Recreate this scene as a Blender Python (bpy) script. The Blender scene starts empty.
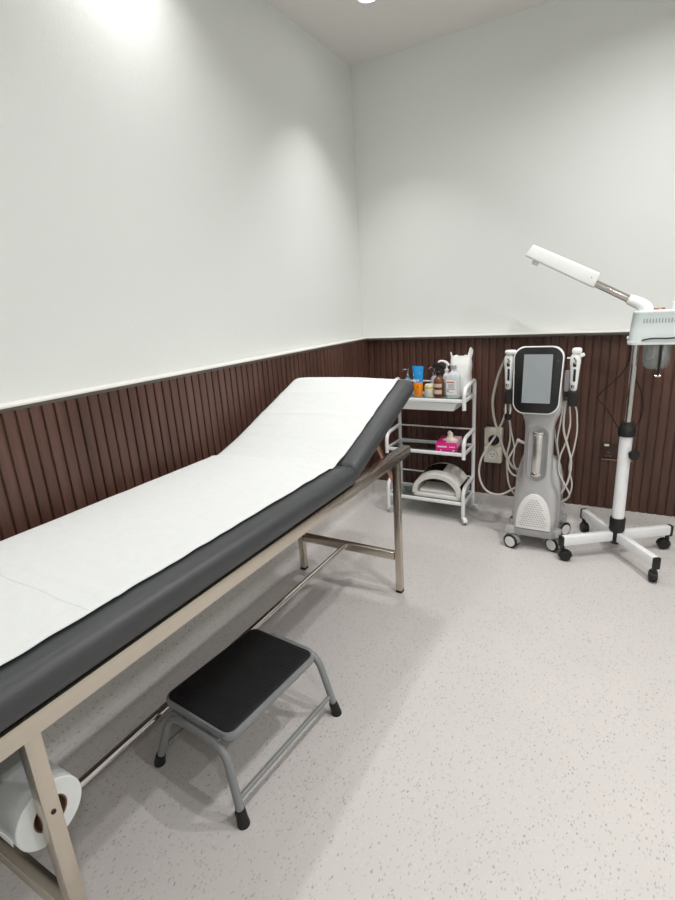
import bpy, bmesh, math, random
from mathutils import Vector, Matrix, noise
random.seed(7)
SC = bpy.context.scene
COL = SC.collection
PI = math.pi

# ------------------------------------------------------------------ colours and materials
def lin(c):
    return tuple(((v / 255) / 12.92 if v / 255 <= 0.04045 else ((v / 255 + 0.055) / 1.055) ** 2.4) for v in c)

def base_mat(name):
    m = bpy.data.materials.new(name); m.use_nodes = True
    nt = m.node_tree; b = nt.nodes['Principled BSDF']
    return m, nt, b

def coords(nt, scale=(1, 1, 1), kind='Object'):
    tc = nt.nodes.new('ShaderNodeTexCoord'); mp = nt.nodes.new('ShaderNodeMapping')
    mp.inputs['Scale'].default_value = scale
    nt.links.new(tc.outputs[kind], mp.inputs['Vector'])
    return mp.outputs['Vector']

def noise_tex(nt, vec, scale, detail=3.0):
    n = nt.nodes.new('ShaderNodeTexNoise'); n.inputs['Scale'].default_value = scale; n.inputs['Detail'].default_value = detail
    nt.links.new(vec, n.inputs['Vector'])
    return n

def ramp(nt, fac, stops):
    r = nt.nodes.new('ShaderNodeValToRGB'); e = r.color_ramp.elements
    while len(e) < len(stops): e.new(0.5)
    for i, (p, c) in enumerate(stops):
        e[i].position = p; e[i].color = (*c, 1) if len(c) == 3 else c
    nt.links.new(fac, r.inputs['Fac'])
    return r

def mat(name, rgb, rough=0.5, metal=0.0, var=0.06, scale=(12, 12, 12), bump=0.0, bscale=200, spec=0.5, coat=0.0, sss=0.0):
    """solid procedural material: base colour with a little mottling of its own"""
    m, nt, b = base_mat(name)
    c = lin(rgb)
    v = coords(nt, scale)
    n = noise_tex(nt, v, 1.0)
    r = ramp(nt, n.outputs['Fac'], [(0.3, tuple(x * (1 - var) for x in c)), (0.7, tuple(min(1, x * (1 + var)) for x in c))])
    nt.links.new(r.outputs['Color'], b.inputs['Base Color'])
    b.inputs['Roughness'].default_value = rough; b.inputs['Metallic'].default_value = metal
    b.inputs['Specular IOR Level'].default_value = spec
    if coat: b.inputs['Coat Weight'].default_value = coat
    if bump:
        n2 = noise_tex(nt, coords(nt), bscale, 2)
        bp = nt.nodes.new('ShaderNodeBump'); bp.inputs['Strength'].default_value = bump; bp.inputs['Distance'].default_value = 0.002
        nt.links.new(n2.outputs['Fac'], bp.inputs['Height']); nt.links.new(bp.outputs['Normal'], b.inputs['Normal'])
    return m

def glass_mat(name, rgb, ior=1.45, tint=0.9, frost=0.0):
    """thin sheet glass: clear with a fresnel shine, optionally frosted"""
    m = bpy.data.materials.new(name); m.use_nodes = True
    nt = m.node_tree; nt.nodes.clear()
    out = nt.nodes.new('ShaderNodeOutputMaterial')
    tr = nt.nodes.new('ShaderNodeBsdfTransparent'); tr.inputs['Color'].default_value = (*[x * tint for x in lin(rgb)], 1)
    gl = nt.nodes.new('ShaderNodeBsdfGlossy'); gl.inputs['Roughness'].default_value = 0.06
    lw = nt.nodes.new('ShaderNodeLayerWeight'); lw.inputs['Blend'].default_value = 0.5
    pw = nt.nodes.new('ShaderNodeMath'); pw.operation = 'POWER'; pw.inputs[1].default_value = 5.0
    nt.links.new(lw.outputs['Facing'], pw.inputs[0])
    fr = nt.nodes.new('ShaderNodeMath'); fr.operation = 'MULTIPLY_ADD'; fr.inputs[1].default_value = 0.9; fr.inputs[2].default_value = ((ior - 1) / (ior + 1)) ** 2
    nt.links.new(pw.outputs[0], fr.inputs[0])
    mx = nt.nodes.new('ShaderNodeMixShader')
    nt.links.new(fr.outputs[0], mx.inputs[0]); nt.links.new(tr.outputs[0], mx.inputs[1]); nt.links.new(gl.outputs[0], mx.inputs[2])
    last = mx
    if frost:
        df = nt.nodes.new('ShaderNodeBsdfDiffuse'); df.inputs['Color'].default_value = (*lin(rgb), 1)
        n = noise_tex(nt, coords(nt), 60, 2)
        mt = nt.nodes.new('ShaderNodeMath'); mt.operation = 'MULTIPLY_ADD'; mt.inputs[1].default_value = 0.15; mt.inputs[2].default_value = frost - 0.075
        nt.links.new(n.outputs['Fac'], mt.inputs[0])
        m2 = nt.nodes.new('ShaderNodeMixShader')
        nt.links.new(mt.outputs[0], m2.inputs[0]); nt.links.new(mx.outputs[0], m2.inputs[1]); nt.links.new(df.outputs[0], m2.inputs[2])
        last = m2
    nt.links.new(last.outputs[0], out.inputs['Surface'])
    return m

def wood_mat(name, axis):
    m, nt, b = base_mat(name)
    sc = (40, 40, 1.6)
    v = coords(nt, sc)
    n = noise_tex(nt, v, 1.0, 6)
    n.inputs['Roughness'].default_value = 0.65
    big = noise_tex(nt, coords(nt, (5, 5, 1.2)), 1.0, 2)
    mixf = nt.nodes.new('ShaderNodeMath'); mixf.operation = 'MULTIPLY_ADD'; mixf.inputs[1].default_value = 0.45
    nt.links.new(big.outputs['Fac'], mixf.inputs[0])
    sub = nt.nodes.new('ShaderNodeMath'); sub.operation = 'MULTIPLY'; sub.inputs[1].default_value = 0.6
    nt.links.new(n.outputs['Fac'], sub.inputs[0]); nt.links.new(sub.outputs[0], mixf.inputs[2])
    r = ramp(nt, mixf.outputs[0], [(0.3, lin(WOOD[0])), (0.52, lin(WOOD[1])), (0.75, lin(WOOD[2]))])
    nt.links.new(r.outputs['Color'], b.inputs['Base Color'])
    b.inputs['Roughness'].default_value = 0.42
    bp = nt.nodes.new('ShaderNodeBump'); bp.inputs['Strength'].default_value = 0.25; bp.inputs['Distance'].default_value = 0.001
    nt.links.new(n.outputs['Fac'], bp.inputs['Height']); nt.links.new(bp.outputs['Normal'], b.inputs['Normal'])
    return m
WOOD = [(60, 37, 30), (84, 56, 46), (106, 75, 63)]

def floor_mat(name):
    m, nt, b = base_mat(name)
    v = coords(nt, (1, 1, 1))
    # wobble so that the chips are irregular flakes
    nz = noise_tex(nt, v, 90, 2)
    add = nt.nodes.new('ShaderNodeVectorMath'); add.operation = 'MULTIPLY_ADD'
    add.inputs[1].default_value = (0.010, 0.010, 0.010)
    nt.links.new(nz.outputs['Color'], add.inputs[0]); nt.links.new(v, add.inputs[2])
    cur = None
    base = lin(FLOOR_RGB)
    cloud = noise_tex(nt, v, 2.2, 4)
    r0 = ramp(nt, cloud.outputs['Fac'], [(0.3, tuple(x * 0.97 for x in base)), (0.7, tuple(x * 1.02 for x in base))])
    cur = r0.outputs['Color']
    for sc, lo, keep, col in ((150, 0.2, 0.32, (172, 168, 166)), (112, 0.17, 0.17, (152, 149, 148)), (170, 0.22, 0.2, (218, 214, 211)), (130, 0.18, 0.05, (172, 162, 152))):
        mp = nt.nodes.new('ShaderNodeMapping'); mp.inputs['Scale'].default_value = (sc * 1.15, sc * 0.52, sc * 0.52); mp.inputs['Rotation'].default_value = (0, 0, sc)
        nt.links.new(add.outputs[0], mp.inputs['Vector'])
        vo = nt.nodes.new('ShaderNodeTexVoronoi'); vo.inputs['Scale'].default_value = 1.0; vo.voronoi_dimensions = '3D'
        nt.links.new(mp.outputs[0], vo.inputs['Vector'])
        near = nt.nodes.new('ShaderNodeMath'); near.operation = 'LESS_THAN'; near.inputs[1].default_value = lo + 0.1
        nt.links.new(vo.outputs['Distance'], near.inputs[0])
        sp = nt.nodes.new('ShaderNodeSeparateColor'); nt.links.new(vo.outputs['Color'], sp.inputs[0])
        ke = nt.nodes.new('ShaderNodeMath'); ke.operation = 'LESS_THAN'; ke.inputs[1].default_value = keep
        nt.links.new(sp.outputs[0], ke.inputs[0])
        mu = nt.nodes.new('ShaderNodeMath'); mu.operation = 'MULTIPLY'
        nt.links.new(near.outputs[0], mu.inputs[0]); nt.links.new(ke.outputs[0], mu.inputs[1])
        m2 = nt.nodes.new('ShaderNodeMath'); m2.operation = 'MULTIPLY'; m2.inputs[1].default_value = 0.72
        nt.links.new(mu.outputs[0], m2.inputs[0])
        mx = nt.nodes.new('ShaderNodeMix'); mx.data_type = 'RGBA'
        nt.links.new(m2.outputs[0], mx.inputs['Factor']); nt.links.new(cur, mx.inputs['A']); mx.inputs['B'].default_value = (*lin(col), 1)
        cur = mx.outputs['Result']
    nt.links.new(cur, b.inputs['Base Color'])
    b.inputs['Roughness'].default_value = 0.38; b.inputs['Specular IOR Level'].default_value = 0.35
    return m
FLOOR_RGB = (208, 204, 201)

def brushed_mat(name, rgb, rough, scale):
    m, nt, b = base_mat(name)
    n = noise_tex(nt, coords(nt, scale), 1.0, 3)
    c = lin(rgb)
    r = ramp(nt, n.outputs['Fac'], [(0.3, tuple(x * 0.98 for x in c)), (0.7, tuple(min(1, x * 1.02) for x in c))])
    nt.links.new(r.outputs['Color'], b.inputs['Base Color'])
    r2 = ramp(nt, n.outputs['Fac'], [(0.2, (rough * 0.8,) * 3), (0.8, (rough * 1.25,) * 3)])
    nt.links.new(r2.outputs['Color'], b.inputs['Roughness'])
    b.inputs['Metallic'].default_value = 1.0
    return m

def emit_mat(name, rgb, s):
    m, nt, b = base_mat(name)
    b.inputs['Base Color'].default_value = (*lin(rgb), 1)
    b.inputs['Emission Color'].default_value = (*lin(rgb), 1); b.inputs['Emission Strength'].default_value = s
    n = noise_tex(nt, coords(nt, (30, 30, 30)), 1.0)
    r = ramp(nt, n.outputs['Fac'], [(0.2, (0.4,) * 3), (0.8, (0.5,) * 3)])
    nt.links.new(r.outputs['Color'], b.inputs['Roughness'])
    return m

def paper_mat(name):
    m, nt, b = base_mat(name)
    v = coords(nt)
    n = noise_tex(nt, v, 260, 3); n2 = noise_tex(nt, v, 34, 4)
    c = lin((222, 225, 224))
    r = ramp(nt, n2.outputs['Fac'], [(0.3, tuple(x * 0.97 for x in c)), (0.7, c)])
    nt.links.new(r.outputs['Color'], b.inputs['Base Color'])
    mm = nt.nodes.new('ShaderNodeMath'); mm.operation = 'MULTIPLY_ADD'; mm.inputs[1].default_value = 1.8
    nt.links.new(n2.outputs['Fac'], mm.inputs[0]); nt.links.new(n.outputs['Fac'], mm.inputs[2])
    bp = nt.nodes.new('ShaderNodeBump'); bp.inputs['Strength'].default_value = 0.35; bp.inputs['Distance'].default_value = 0.002
    nt.links.new(mm.outputs[0], bp.inputs['Height']); nt.links.new(bp.outputs['Normal'], b.inputs['Normal'])
    b.inputs['Roughness'].default_value = 0.9; b.inputs['Specular IOR Level'].default_value = 0.1
    return m

def wall_mat(name, rgb):
    m = mat(name, rgb, rough=0.5, var=0.012, scale=(1.5, 1.5, 1.5), bump=0.35, bscale=140, spec=0.35)
    return m

M = {}
M['wall'] = wall_mat('painted_wall', (223, 226, 223))
M['ceiling'] = mat('ceiling_paint', (222, 219, 216), 0.8, var=0.01, bump=0.08)
M['floor'] = floor_mat('flecked_vinyl')
M['skirting'] = floor_mat('flecked_vinyl_skirting')
M['wood'] = wood_mat('dark_slat_wood', 'x')
M['ledge'] = mat('ledge_paint', (232, 230, 226), 0.45, var=0.02)
M['ledge_edge'] = mat('ledge_edge_strip', (84, 76, 71), 0.4, var=0.08)
M['steel'] = mat('satin_steel', (206, 198, 185), 0.24, metal=1.0, var=0.02, scale=(30, 8, 30))
M['steel_v'] = mat('satin_steel_upright', (204, 195, 182), 0.24, metal=1.0, var=0.02, scale=(30, 30, 8))
M['chrome'] = brushed_mat('polished_chrome', (214, 210, 206), 0.09, (30, 30, 30))
M['vinyl'] = mat('charcoal_leatherette', (64, 66, 68), 0.4, var=0.06, bump=0.3, bscale=420, spec=0.4)
M['paper'] = paper_mat('crepe_paper')
M['tube_silver'] = mat('satin_silver_tube', (214, 213, 211), 0.22, metal=0.85, var=0.02)
M['perf'] = mat('perforation_grey', (206, 209, 208), 0.9)
M['tissue'] = mat('soft_tissue', (240, 236, 216), 0.9, var=0.03, bump=0.2)
M['card'] = mat('brown_cardboard', (112, 82, 58), 0.85, var=0.1)
M['grey_paint'] = mat('grey_tube_paint', (132, 135, 136), 0.38, var=0.06, spec=0.5)
M['black_mat'] = mat('black_ribbed_rubber', (26, 26, 27), 0.6, var=0.15, scale=(20, 20, 20), bump=0.4, bscale=300)
M['black_rub'] = mat('black_rubber', (18, 18, 19), 0.55, var=0.15)
M['black_pl'] = mat('black_plastic', (20, 20, 21), 0.5, var=0.12)
M['white_metal'] = mat('white_powder_coat', (240, 242, 243), 0.35, var=0.03)
M['white_pl'] = mat('white_plastic', (236, 238, 237), 0.38, var=0.02)
M['warm_white'] = mat('warm_white_plastic', (226, 224, 218), 0.4, var=0.03)
M['steam_white'] = mat('steamer_white_plastic', (214, 224, 224), 0.4, var=0.02)
M['silver_pl'] = mat('silver_paint', (190, 190, 191), 0.3, metal=0.35, var=0.04)
M['silver_dk'] = mat('dark_silver_paint', (160, 161, 162), 0.34, metal=0.3, var=0.05)
M['pearl'] = mat('pearl_white_panel', (228, 227, 225), 0.4, var=0.03)
M['bezel'] = mat('glossy_black_bezel', (24, 24, 26), 0.3, var=0.1)
M['screen'] = mat('switched_off_screen', (150, 157, 161), 0.16, var=0.02, spec=0.6)
M['cable'] = mat('white_cable_jacket', (206, 204, 198), 0.5, var=0.04)
M['grey_cable'] = mat('grey_cable_jacket', (172, 168, 160), 0.5, var=0.05)
M['black_cable'] = mat('black_cable_jacket', (20, 18, 18), 0.45, var=0.1)
M['socket'] = mat('ivory_socket_plastic', (226, 224, 208), 0.4, var=0.02)
M['glass'] = glass_mat('clear_shelf_glass', (236, 242, 240), 1.5, 0.97)
M['jarglass'] = glass_mat('clear_jar_glass', (240, 244, 244), 1.5, 0.98, 0.10)
M['clear_pl'] = glass_mat('clear_bottle_plastic', (244, 247, 248), 1.45, 0.99, 0.5)
M['pump_clear'] = glass_mat('clear_blue_plastic', (190, 218, 234), 1.45, 0.97, 0.5)
M['bag'] = mat('thin_white_polythene', (246, 246, 244), 0.4, var=0.03, bump=0.4, bscale=60)
M['blue'] = mat('bright_blue_plastic', (28, 146, 214), 0.4, var=0.04)
M['pale_blue'] = mat('pale_blue_print', (140, 196, 232), 0.5, var=0.04)
M['orange'] = mat('orange_plastic', (250, 150, 24), 0.4, var=0.04)
M['dark_orange'] = mat('dark_orange_print', (230, 120, 14), 0.45, var=0.04)
M['white_print'] = mat('white_print', (240, 240, 240), 0.5, var=0.02)
M['cream'] = mat('cream_jar', (238, 236, 222), 0.35, var=0.03)
M['yellow'] = mat('pale_yellow_lid', (226, 214, 120), 0.4, var=0.05)
M['amber'] = mat('amber_glass', (112, 64, 36), 0.12, var=0.12, coat=0.6)
M['beige'] = mat('beige_paper_label', (214, 190, 172), 0.6, var=0.05)
M['red_print'] = mat('red_print', (196, 92, 88), 0.5, var=0.1)
M['grey_print'] = mat('grey_print', (150, 158, 164), 0.5, var=0.1)
M['pink'] = mat('bright_pink_card', (222, 40, 136), 0.45, var=0.05)
M['pink_pale'] = mat('pale_pink_card', (238, 206, 216), 0.5, var=0.06)
M['panel_black'] = mat('black_control_panel', (24, 22, 24), 0.18, var=0.1)
M['pad'] = mat('white_pad', (224, 224, 222), 0.5, var=0.03)
M['copper'] = brushed_mat('coppery_steel', (190, 150, 128), 0.3, (40, 40, 8))
M['brown_plate'] = mat('brown_socket_plate', (62, 38, 32), 0.35, var=0.08)
M['lens'] = emit_mat('lit_downlight_lens', (255, 250, 242), 22)
M['clear_caster'] = glass_mat('clear_caster_plastic', (225, 228, 230), 1.45, 0.95, 0.45)

# ------------------------------------------------------------------ mesh helpers
def box(bm, c, s, bev=0.0, seg=2, rot=None):
    r = bmesh.ops.create_cube(bm, size=1.0)
    vs = r['verts']
    for v in vs: v.co = Vector((v.co.x * s[0], v.co.y * s[1], v.co.z * s[2]))
    if bev:
        es = list({e for v in vs for e in v.link_edges})
        rr = bmesh.ops.bevel(bm, geom=es, offset=bev, segments=seg, profile=0.5, affect='EDGES', clamp_overlap=True)
        vs = list({v for f in rr['faces'] for v in f.verts} | {v for v in vs if v.is_valid})
    for v in vs:
        p = v.co if rot is None else rot @ v.co
        v.co = p + Vector(c)
    return vs

def bm_new(): return bmesh.new()

def smooth_path(pts, n=6, closed=False):
    """Catmull-Rom through the points"""
    P = [Vector(p) for p in pts]; out = []
    N = len(P)
    rng = range(N if closed else N - 1)
    for i in rng:
        if closed: a, b, c, d = P[i - 1], P[i], P[(i + 1) % N], P[(i + 2) % N]
        else:
            b, c = P[i], P[i + 1]
            a = P[i - 1] if i > 0 else b + (b - c)
            d = P[i + 2] if i + 2 < N else c + (c - b)
        for k in range(n):
            t = k / n
            out.append(0.5 * ((2 * b) + (c - a) * t + (2 * a - 5 * b + 4 * c - d) * t * t + (3 * b - a - 3 * c + d) * t ** 3))
    if not closed: out.append(P[-1])
    return out

def round_path(pts, rad, n=6):
    """polyline with its corners rounded to arcs"""
    P = [Vector(p) for p in pts]; out = [P[0]]
    for i in range(1, len(P) - 1):
        a, b, c = P[i - 1], P[i], P[i + 1]
        u = (a - b).normalized(); w = (c - b).normalized()
        ang = u.angle(w)
        if ang > PI - 0.01: out.append(b); continue
        d = min(rad / math.tan(ang / 2), (a - b).length * 0.49, (c - b).length * 0.49)
        r = d * math.tan(ang / 2)
        cen = b + (u + w).normalized() * (r / math.sin(ang / 2))
        s, e = b + u * d - cen, b + w * d - cen
        tot = s.angle(e)
        for k in range(n + 1):
            t = k / n
            v = (s * math.sin((1 - t) * tot) + e * math.sin(t * tot)) / math.sin(tot)
            out.append(cen + v)
    out.append(P[-1])
    return out

def tube(bm, pts, r, seg=10, cap=True, closed=False, sx=1.0):
    P = [Vector(p) for p in pts]
    N = len(P)
    rad = r if callable(r) else (lambda t: r)
    T = []
    for i in range(N):
        if closed: t = P[(i + 1) % N] - P[i - 1]
        else: t = P[min(i + 1, N - 1)] - P[max(i - 1, 0)]
        T.append(t.normalized())
    up = Vector((0, 0, 1)) if abs(T[0].z) < 0.9 else Vector((0, 1, 0))
    nrm = (up - T[0] * up.dot(T[0])).normalized()
    rings = []
    for i in range(N):
        nrm = (nrm - T[i] * nrm.dot(T[i])).normalized()
        bi = T[i].cross(nrm)
        rr = rad(i / (N - 1))
        rings.append([bm.verts.new(P[i] + (nrm * math.cos(a) + bi * math.sin(a) * sx) * rr) for a in (2 * PI * k / seg for k in range(seg))])
    rng = range(N if closed else N - 1)
    for i in rng:
        A, B = rings[i], rings[(i + 1) % N]
        for k in range(seg):
            bm.faces.new((A[k], A[(k + 1) % seg], B[(k + 1) % seg], B[k]))
    if cap and not closed:
        bm.faces.new(rings[0][::-1]); bm.faces.new(rings[-1])

def loft(bm, rings, cap=True):
    """rings: lists of the same number of points"""
    R = [[bm.verts.new(Vector(p)) for p in ring] for ring in rings]
    n = len(R[0])
    for A, B in zip(R, R[1:]):
        for k in range(n): bm.faces.new((A[k], A[(k + 1) % n], B[(k + 1) % n], B[k]))
    if cap:
        bm.faces.new(R[0][::-1]); bm.faces.new(R[-1])

def lathe(bm, prof, c=(0, 0, 0), seg=24, axis='z', sx=1.0, sy=1.0):
    """prof: (radius, height) pairs round the z axis (or x / y)"""
    rings = []
    for r, h in prof:
        ring = []
        for k in range(seg):
            a = 2 * PI * k / seg
            x, y, z = max(r, 1e-4) * math.cos(a) * sx, max(r, 1e-4) * math.sin(a) * sy, h
            if axis == 'x': x, y, z = z, x, y
            elif axis == 'y': x, y, z = y, z, x
            ring.append((x + c[0], y + c[1], z + c[2]))
        rings.append(ring)
    loft(bm, rings)

def rrect(w, h, r, n=5):
    """rounded rectangle outline, counter-clockwise, centred"""
    out = []
    for cx, cy, a0 in ((w / 2 - r, h / 2 - r, 0), (-w / 2 + r, h / 2 - r, PI / 2), (-w / 2 + r, -h / 2 + r, PI), (w / 2 - r, -h / 2 + r, 1.5 * PI)):
        for k in range(n + 1):
            a = a0 + PI / 2 * k / n
            out.append((cx + r * math.cos(a), cy + r * math.sin(a)))
    return out

def prism(bm, outline, f0, f1, bev=0.0):
    """outline 2D; f0 / f1 map (u, v) to the two end caps"""
    loft(bm, [[f0(u, v) for u, v in outline], [f1(u, v) for u, v in outline]])

def slab(bm, outline, z0, z1, bev=0.003, c=(0, 0)):
    """horizontal plate with softened edges (inset rings)"""
    def sc(o, d):
        xs = [p[0] for p in o]; ys = [p[1] for p in o]
        w, h = max(xs) - min(xs), max(ys) - min(ys); mx, my = (max(xs) + min(xs)) / 2, (max(ys) + min(ys)) / 2
        return [((p[0] - mx) * (1 - 2 * d / w) + mx + c[0], (p[1] - my) * (1 - 2 * d / h) + my + c[1]) for p in o]
    rings = []
    for d, z in ((bev, z0), (bev * 0.3, z0 + bev * 0.3), (0, z0 + bev), (0, z1 - bev), (bev * 0.3, z1 - bev * 0.3), (bev, z1)):
        rings.append([(x, y, z) for x, y in sc(outline, d)])
    loft(bm, rings)

def finish(bm, angle=38):
    bmesh.ops.recalc_face_normals(bm, faces=bm.faces[:])
    for f in bm.faces: f.smooth = True
    for e in bm.edges:
        if len(e.link_faces) == 2 and e.calc_face_angle(0) > math.radians(angle): e.smooth = False

def obj(name, bm, m, parent=None, angle=38, at=None):
    """link the bmesh as ONE object. Coordinates are world ones; a parent's location is taken off."""
    finish(bm, angle)
    off = Vector((0, 0, 0))
    if parent is not None: off = abs_loc(parent)
    elif at is not None: off = Vector(at)
    if off.length > 0: bmesh.ops.translate(bm, verts=bm.verts[:], vec=-off)
    me = bpy.data.meshes.new(name); bm.to_mesh(me); bm.free()
    o = bpy.data.objects.new(name, me); COL.objects.link(o)
    me.materials.append(m if not isinstance(m, str) else M[m])
    if parent is not None: o.parent = parent
    elif at is not None: o.location = at
    return o

def abs_loc(o):
    v = Vector(o.location)
    while o.parent is not None:
        o = o.parent; v += Vector(o.location)
    return v

def thing(name, label, cat, loc, group=None):
    o = bpy.data.objects.new(name, None); COL.objects.link(o)
    o.location = loc; o.empty_display_size = 0.05
    return tag(o, label, cat, group)

def tag(o, label, cat, group=None):
    o['label'] = label; o['category'] = cat
    if group: o['group'] = group
    return o

def struct(name, bm, m, angle=38):
    o = obj(name, bm, m, angle=angle); o['kind'] = 'structure'
    return o

def dup(root, loc, label=None):
    """copy a thing with copies of its parts and sub-parts"""
    r = root.copy(); COL.objects.link(r); r.location = loc
    if label: r['label'] = label
    for ch in list(root.children):
        c = ch.copy(); COL.objects.link(c); c.parent = r
        for g in list(ch.children):
            d = g.copy(); COL.objects.link(d); d.parent = c
    return r

def dup_part(p, loc, rotz=0.0):
    """copy a part (and its sub-parts) inside the same thing"""
    c = p.copy(); COL.objects.link(c); c.location = loc; c.rotation_euler = (0, 0, rotz)
    for g in list(p.children):
        d = g.copy(); COL.objects.link(d); d.parent = c
    return c

# ------------------------------------------------------------------ the room
XL, YB, ZC = -1.661, 3.300, 2.839          # painted walls (behind the wainscot) and ceiling
XP, YP = -1.590, 3.236                      # faces of the slats
XR, YF = 1.95, -1.30
ZL = 1.1735                                 # top of the ledge
ZS = 0.115                                  # top of the skirting

b = bm_new(); box(b, ((XL + XR) / 2, (YF + YB) / 2, -0.05), (XR - XL + 0.3, YB - YF + 0.3, 0.1)); struct('floor', b, 'floor')
b = bm_new(); box(b, ((XL + XR) / 2, (YF + YB) / 2, ZC + 0.05), (XR - XL + 0.3, YB - YF + 0.3, 0.1)); struct('ceiling', b, 'ceiling')
b = bm_new(); box(b, (XL - 0.05, (YF + YB) / 2, ZC / 2), (0.1, YB - YF, ZC)); struct('wall_left', b, 'wall')
b = bm_new(); box(b, ((XL + XR) / 2, YB + 0.05, ZC / 2), (XR - XL, 0.1, ZC)); struct('wall_back', b, 'wall')
b = bm_new(); box(b, (XR + 0.05, (YF + YB) / 2, ZC / 2), (0.1, YB - YF, ZC)); struct('wall_right', b, 'wall')
b = bm_new(); box(b, ((XL + XR) / 2, YF - 0.05, ZC / 2), (XR - XL, 0.1, ZC)); struct('wall_front', b, 'wall')

def slat_profile(u0, u1, pitch, gw, gd):
    """(u, depth) line of flat slats with narrow grooves, softly arrised"""
    out = []; u = u0
    while u < u1 - pitch * 0.3:
        a, e = u + gw / 2, min(u + pitch - gw / 2, u1)
        out += [(u, gd), (a - 0.0008, gd), (a, 0.003), (a + 0.003, 0.0006), ((a + e) / 2, 0.0), (e - 0.003, 0.0006), (e, 0.003), (e + 0.0008, gd)]
        u += pitch
    return out

def slat_panel(name, prof, fpos, fback, z0, z1):
    b = bm_new()
    lo = [b.verts.new(fpos(u, d, z0)) for u, d in prof]; hi = [b.verts.new(fpos(u, d, z1)) for u, d in prof]
    for i in range(len(prof) - 1): b.faces.new((lo[i], lo[i + 1], hi[i + 1], hi[i]))
    q = [b.verts.new(fback(prof[0][0], z0)), b.verts.new(fback(prof[-1][0], z0)), b.verts.new(fback(prof[-1][0], z1)), b.verts.new(fback(prof[0][0], z1))]
    b.faces.new(q[::-1])
    b.faces.new([q[0]] + [q[1]] + lo[::-1]); b.faces.new([q[3]] + hi + [q[2]])
    b.faces.new((q[0], lo[0], hi[0], q[3])); b.faces.new((q[1], q[2], hi[-1], lo[-1]))
    return struct(name, b, 'wood', 30)

slat_panel('trim_1', slat_profile(YF, YP - 0.002, 0.0405, 0.0075, 0.009), lambda u, d, z: (XP - d, u, z), lambda u, z: (XL + 0.001, u, z), ZS, ZL - 0.019)
slat_panel('trim_2', slat_profile(XP - 0.004, XR, 0.0445, 0.0075, 0.009), lambda u, d, z: (u, YP + d, z), lambda u, z: (u, YB - 0.001, z), ZS, ZL - 0.019)
# ledge on top of each wainscot: painted board over a dark edge strip
LX, LY = XP + 0.004, YP - 0.046              # front edges of the two ledges
b = bm_new(); box(b, ((XL + LX) / 2, (YF + YB) / 2, ZL - 0.0035), (LX - XL, YB - YF - 0.001, 0.007), 0.0015); struct('trim_3', b, 'ledge')
b = bm_new(); box(b, ((LX + 0.0005 + XR) / 2, (LY + YB) / 2, ZL - 0.0025), (XR - LX - 0.0005, YB - LY, 0.005), 0.001); struct('trim_4', b, 'ledge')
b = bm_new(); box(b, ((XL + LX - 0.002) / 2, (YF + YB) / 2, ZL - 0.013), (LX - 0.002 - XL, YB - YF - 0.001, 0.012), 0.001); struct('trim_5', b, 'ledge_edge')
b = bm_new(); box(b, ((LX - 0.0015 + XR) / 2, (LY + 0.001 + YB) / 2, ZL - 0.012), (XR - LX + 0.0015, YB - LY - 0.001, 0.014), 0.001); struct('trim_6', b, 'ledge_edge')
# coved vinyl skirting
def cove(name, f):
    prof = [(0.0, ZS), (0.004, ZS - 0.001), (0.005, ZS - 0.004), (0.005, 0.045)]
    for k in range(1, 9):
        a = PI / 2 * k / 8
        prof.append((0.005 + 0.035 * (1 - math.cos(a)), 0.001 + 0.044 * (1 - math.sin(a))))
    prof += [(0.04, 0.0005), (-0.02, 0.0005), (-0.02, ZS)]
    b = bm_new()
    loft(b, [[f(d, z, 0) for d, z in prof], [f(d, z, 1) for d, z in prof]])
    return struct(name, b, 'skirting', 50)
cove('baseboard_left', lambda d, z, t: (XP - 0.002 + d, YF if t == 0 else YP, z))
cove('baseboard_back', lambda d, z, t: (XP if t == 0 else XR, YP + 0.002 - d, z))

# ------------------------------------------------------------------ recessed downlights
def make_downlight(x, y, label):
    t = thing('downlight', label, 'ceiling light', (x, y, ZC), 'recessed downlights in the ceiling')
    b = bm_new()
    prof = [(0.047, -0.0005), (0.060, -0.0005), (0.061, -0.003), (0.058, -0.006), (0.048, -0.006), (0.046, -0.003)]
    seg = 32; rings = []
    for k in range(seg):
        a = 2 * PI * k / seg
        rings.append([b.verts.new((x + r * math.cos(a), y + r * math.sin(a), ZC + z)) for r, z in prof])
    for k in range(seg):
        A, B = rings[k], rings[(k + 1) % seg]
        for i in range(len(prof)): b.faces.new((A[i], A[(i + 1) % len(prof)], B[(i + 1) % len(prof)], B[i]))
    obj('trim_ring', b, 'white_pl', t)
    b = bm_new(); lathe(b, [(0.0, -0.0008), (0.0455, -0.0008), (0.0455, -0.0035), (0.03, -0.0045), (0.0, -0.005)], (x, y, ZC), 32); obj('lens', b, 'lens', t)
    return t
LIGHTS = [(-1.243, 2.685), (-1.470, 1.50), (0.25, 2.25), (0.05, 1.50), (1.30, 1.00), (1.10, -0.50), (-1.470, 0.32)]  # those by the facing wall, front wall and couch foot are unseen, added fill
POWER = [3.1, 2.9, 14.5, 11.0, 15.0, 12.0, 3.6]
LL = ['round recessed downlight in the ceiling near the back corner', 'round recessed downlight close to the long wall over the middle of the couch',
      'round recessed downlight over the facial steamer', 'round recessed downlight over the open floor', 'unseen downlight by the long wall facing the couch, added to fill its shade', 'unseen downlight by the front wall, added as fill light', 'unseen downlight over the foot of the couch, added to brighten the paper']
dl0 = make_downlight(*LIGHTS[0], LL[0])
for (x, y), l in zip(LIGHTS[1:], LL[1:]): dup(dl0, (x, y, ZC), l)
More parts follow.
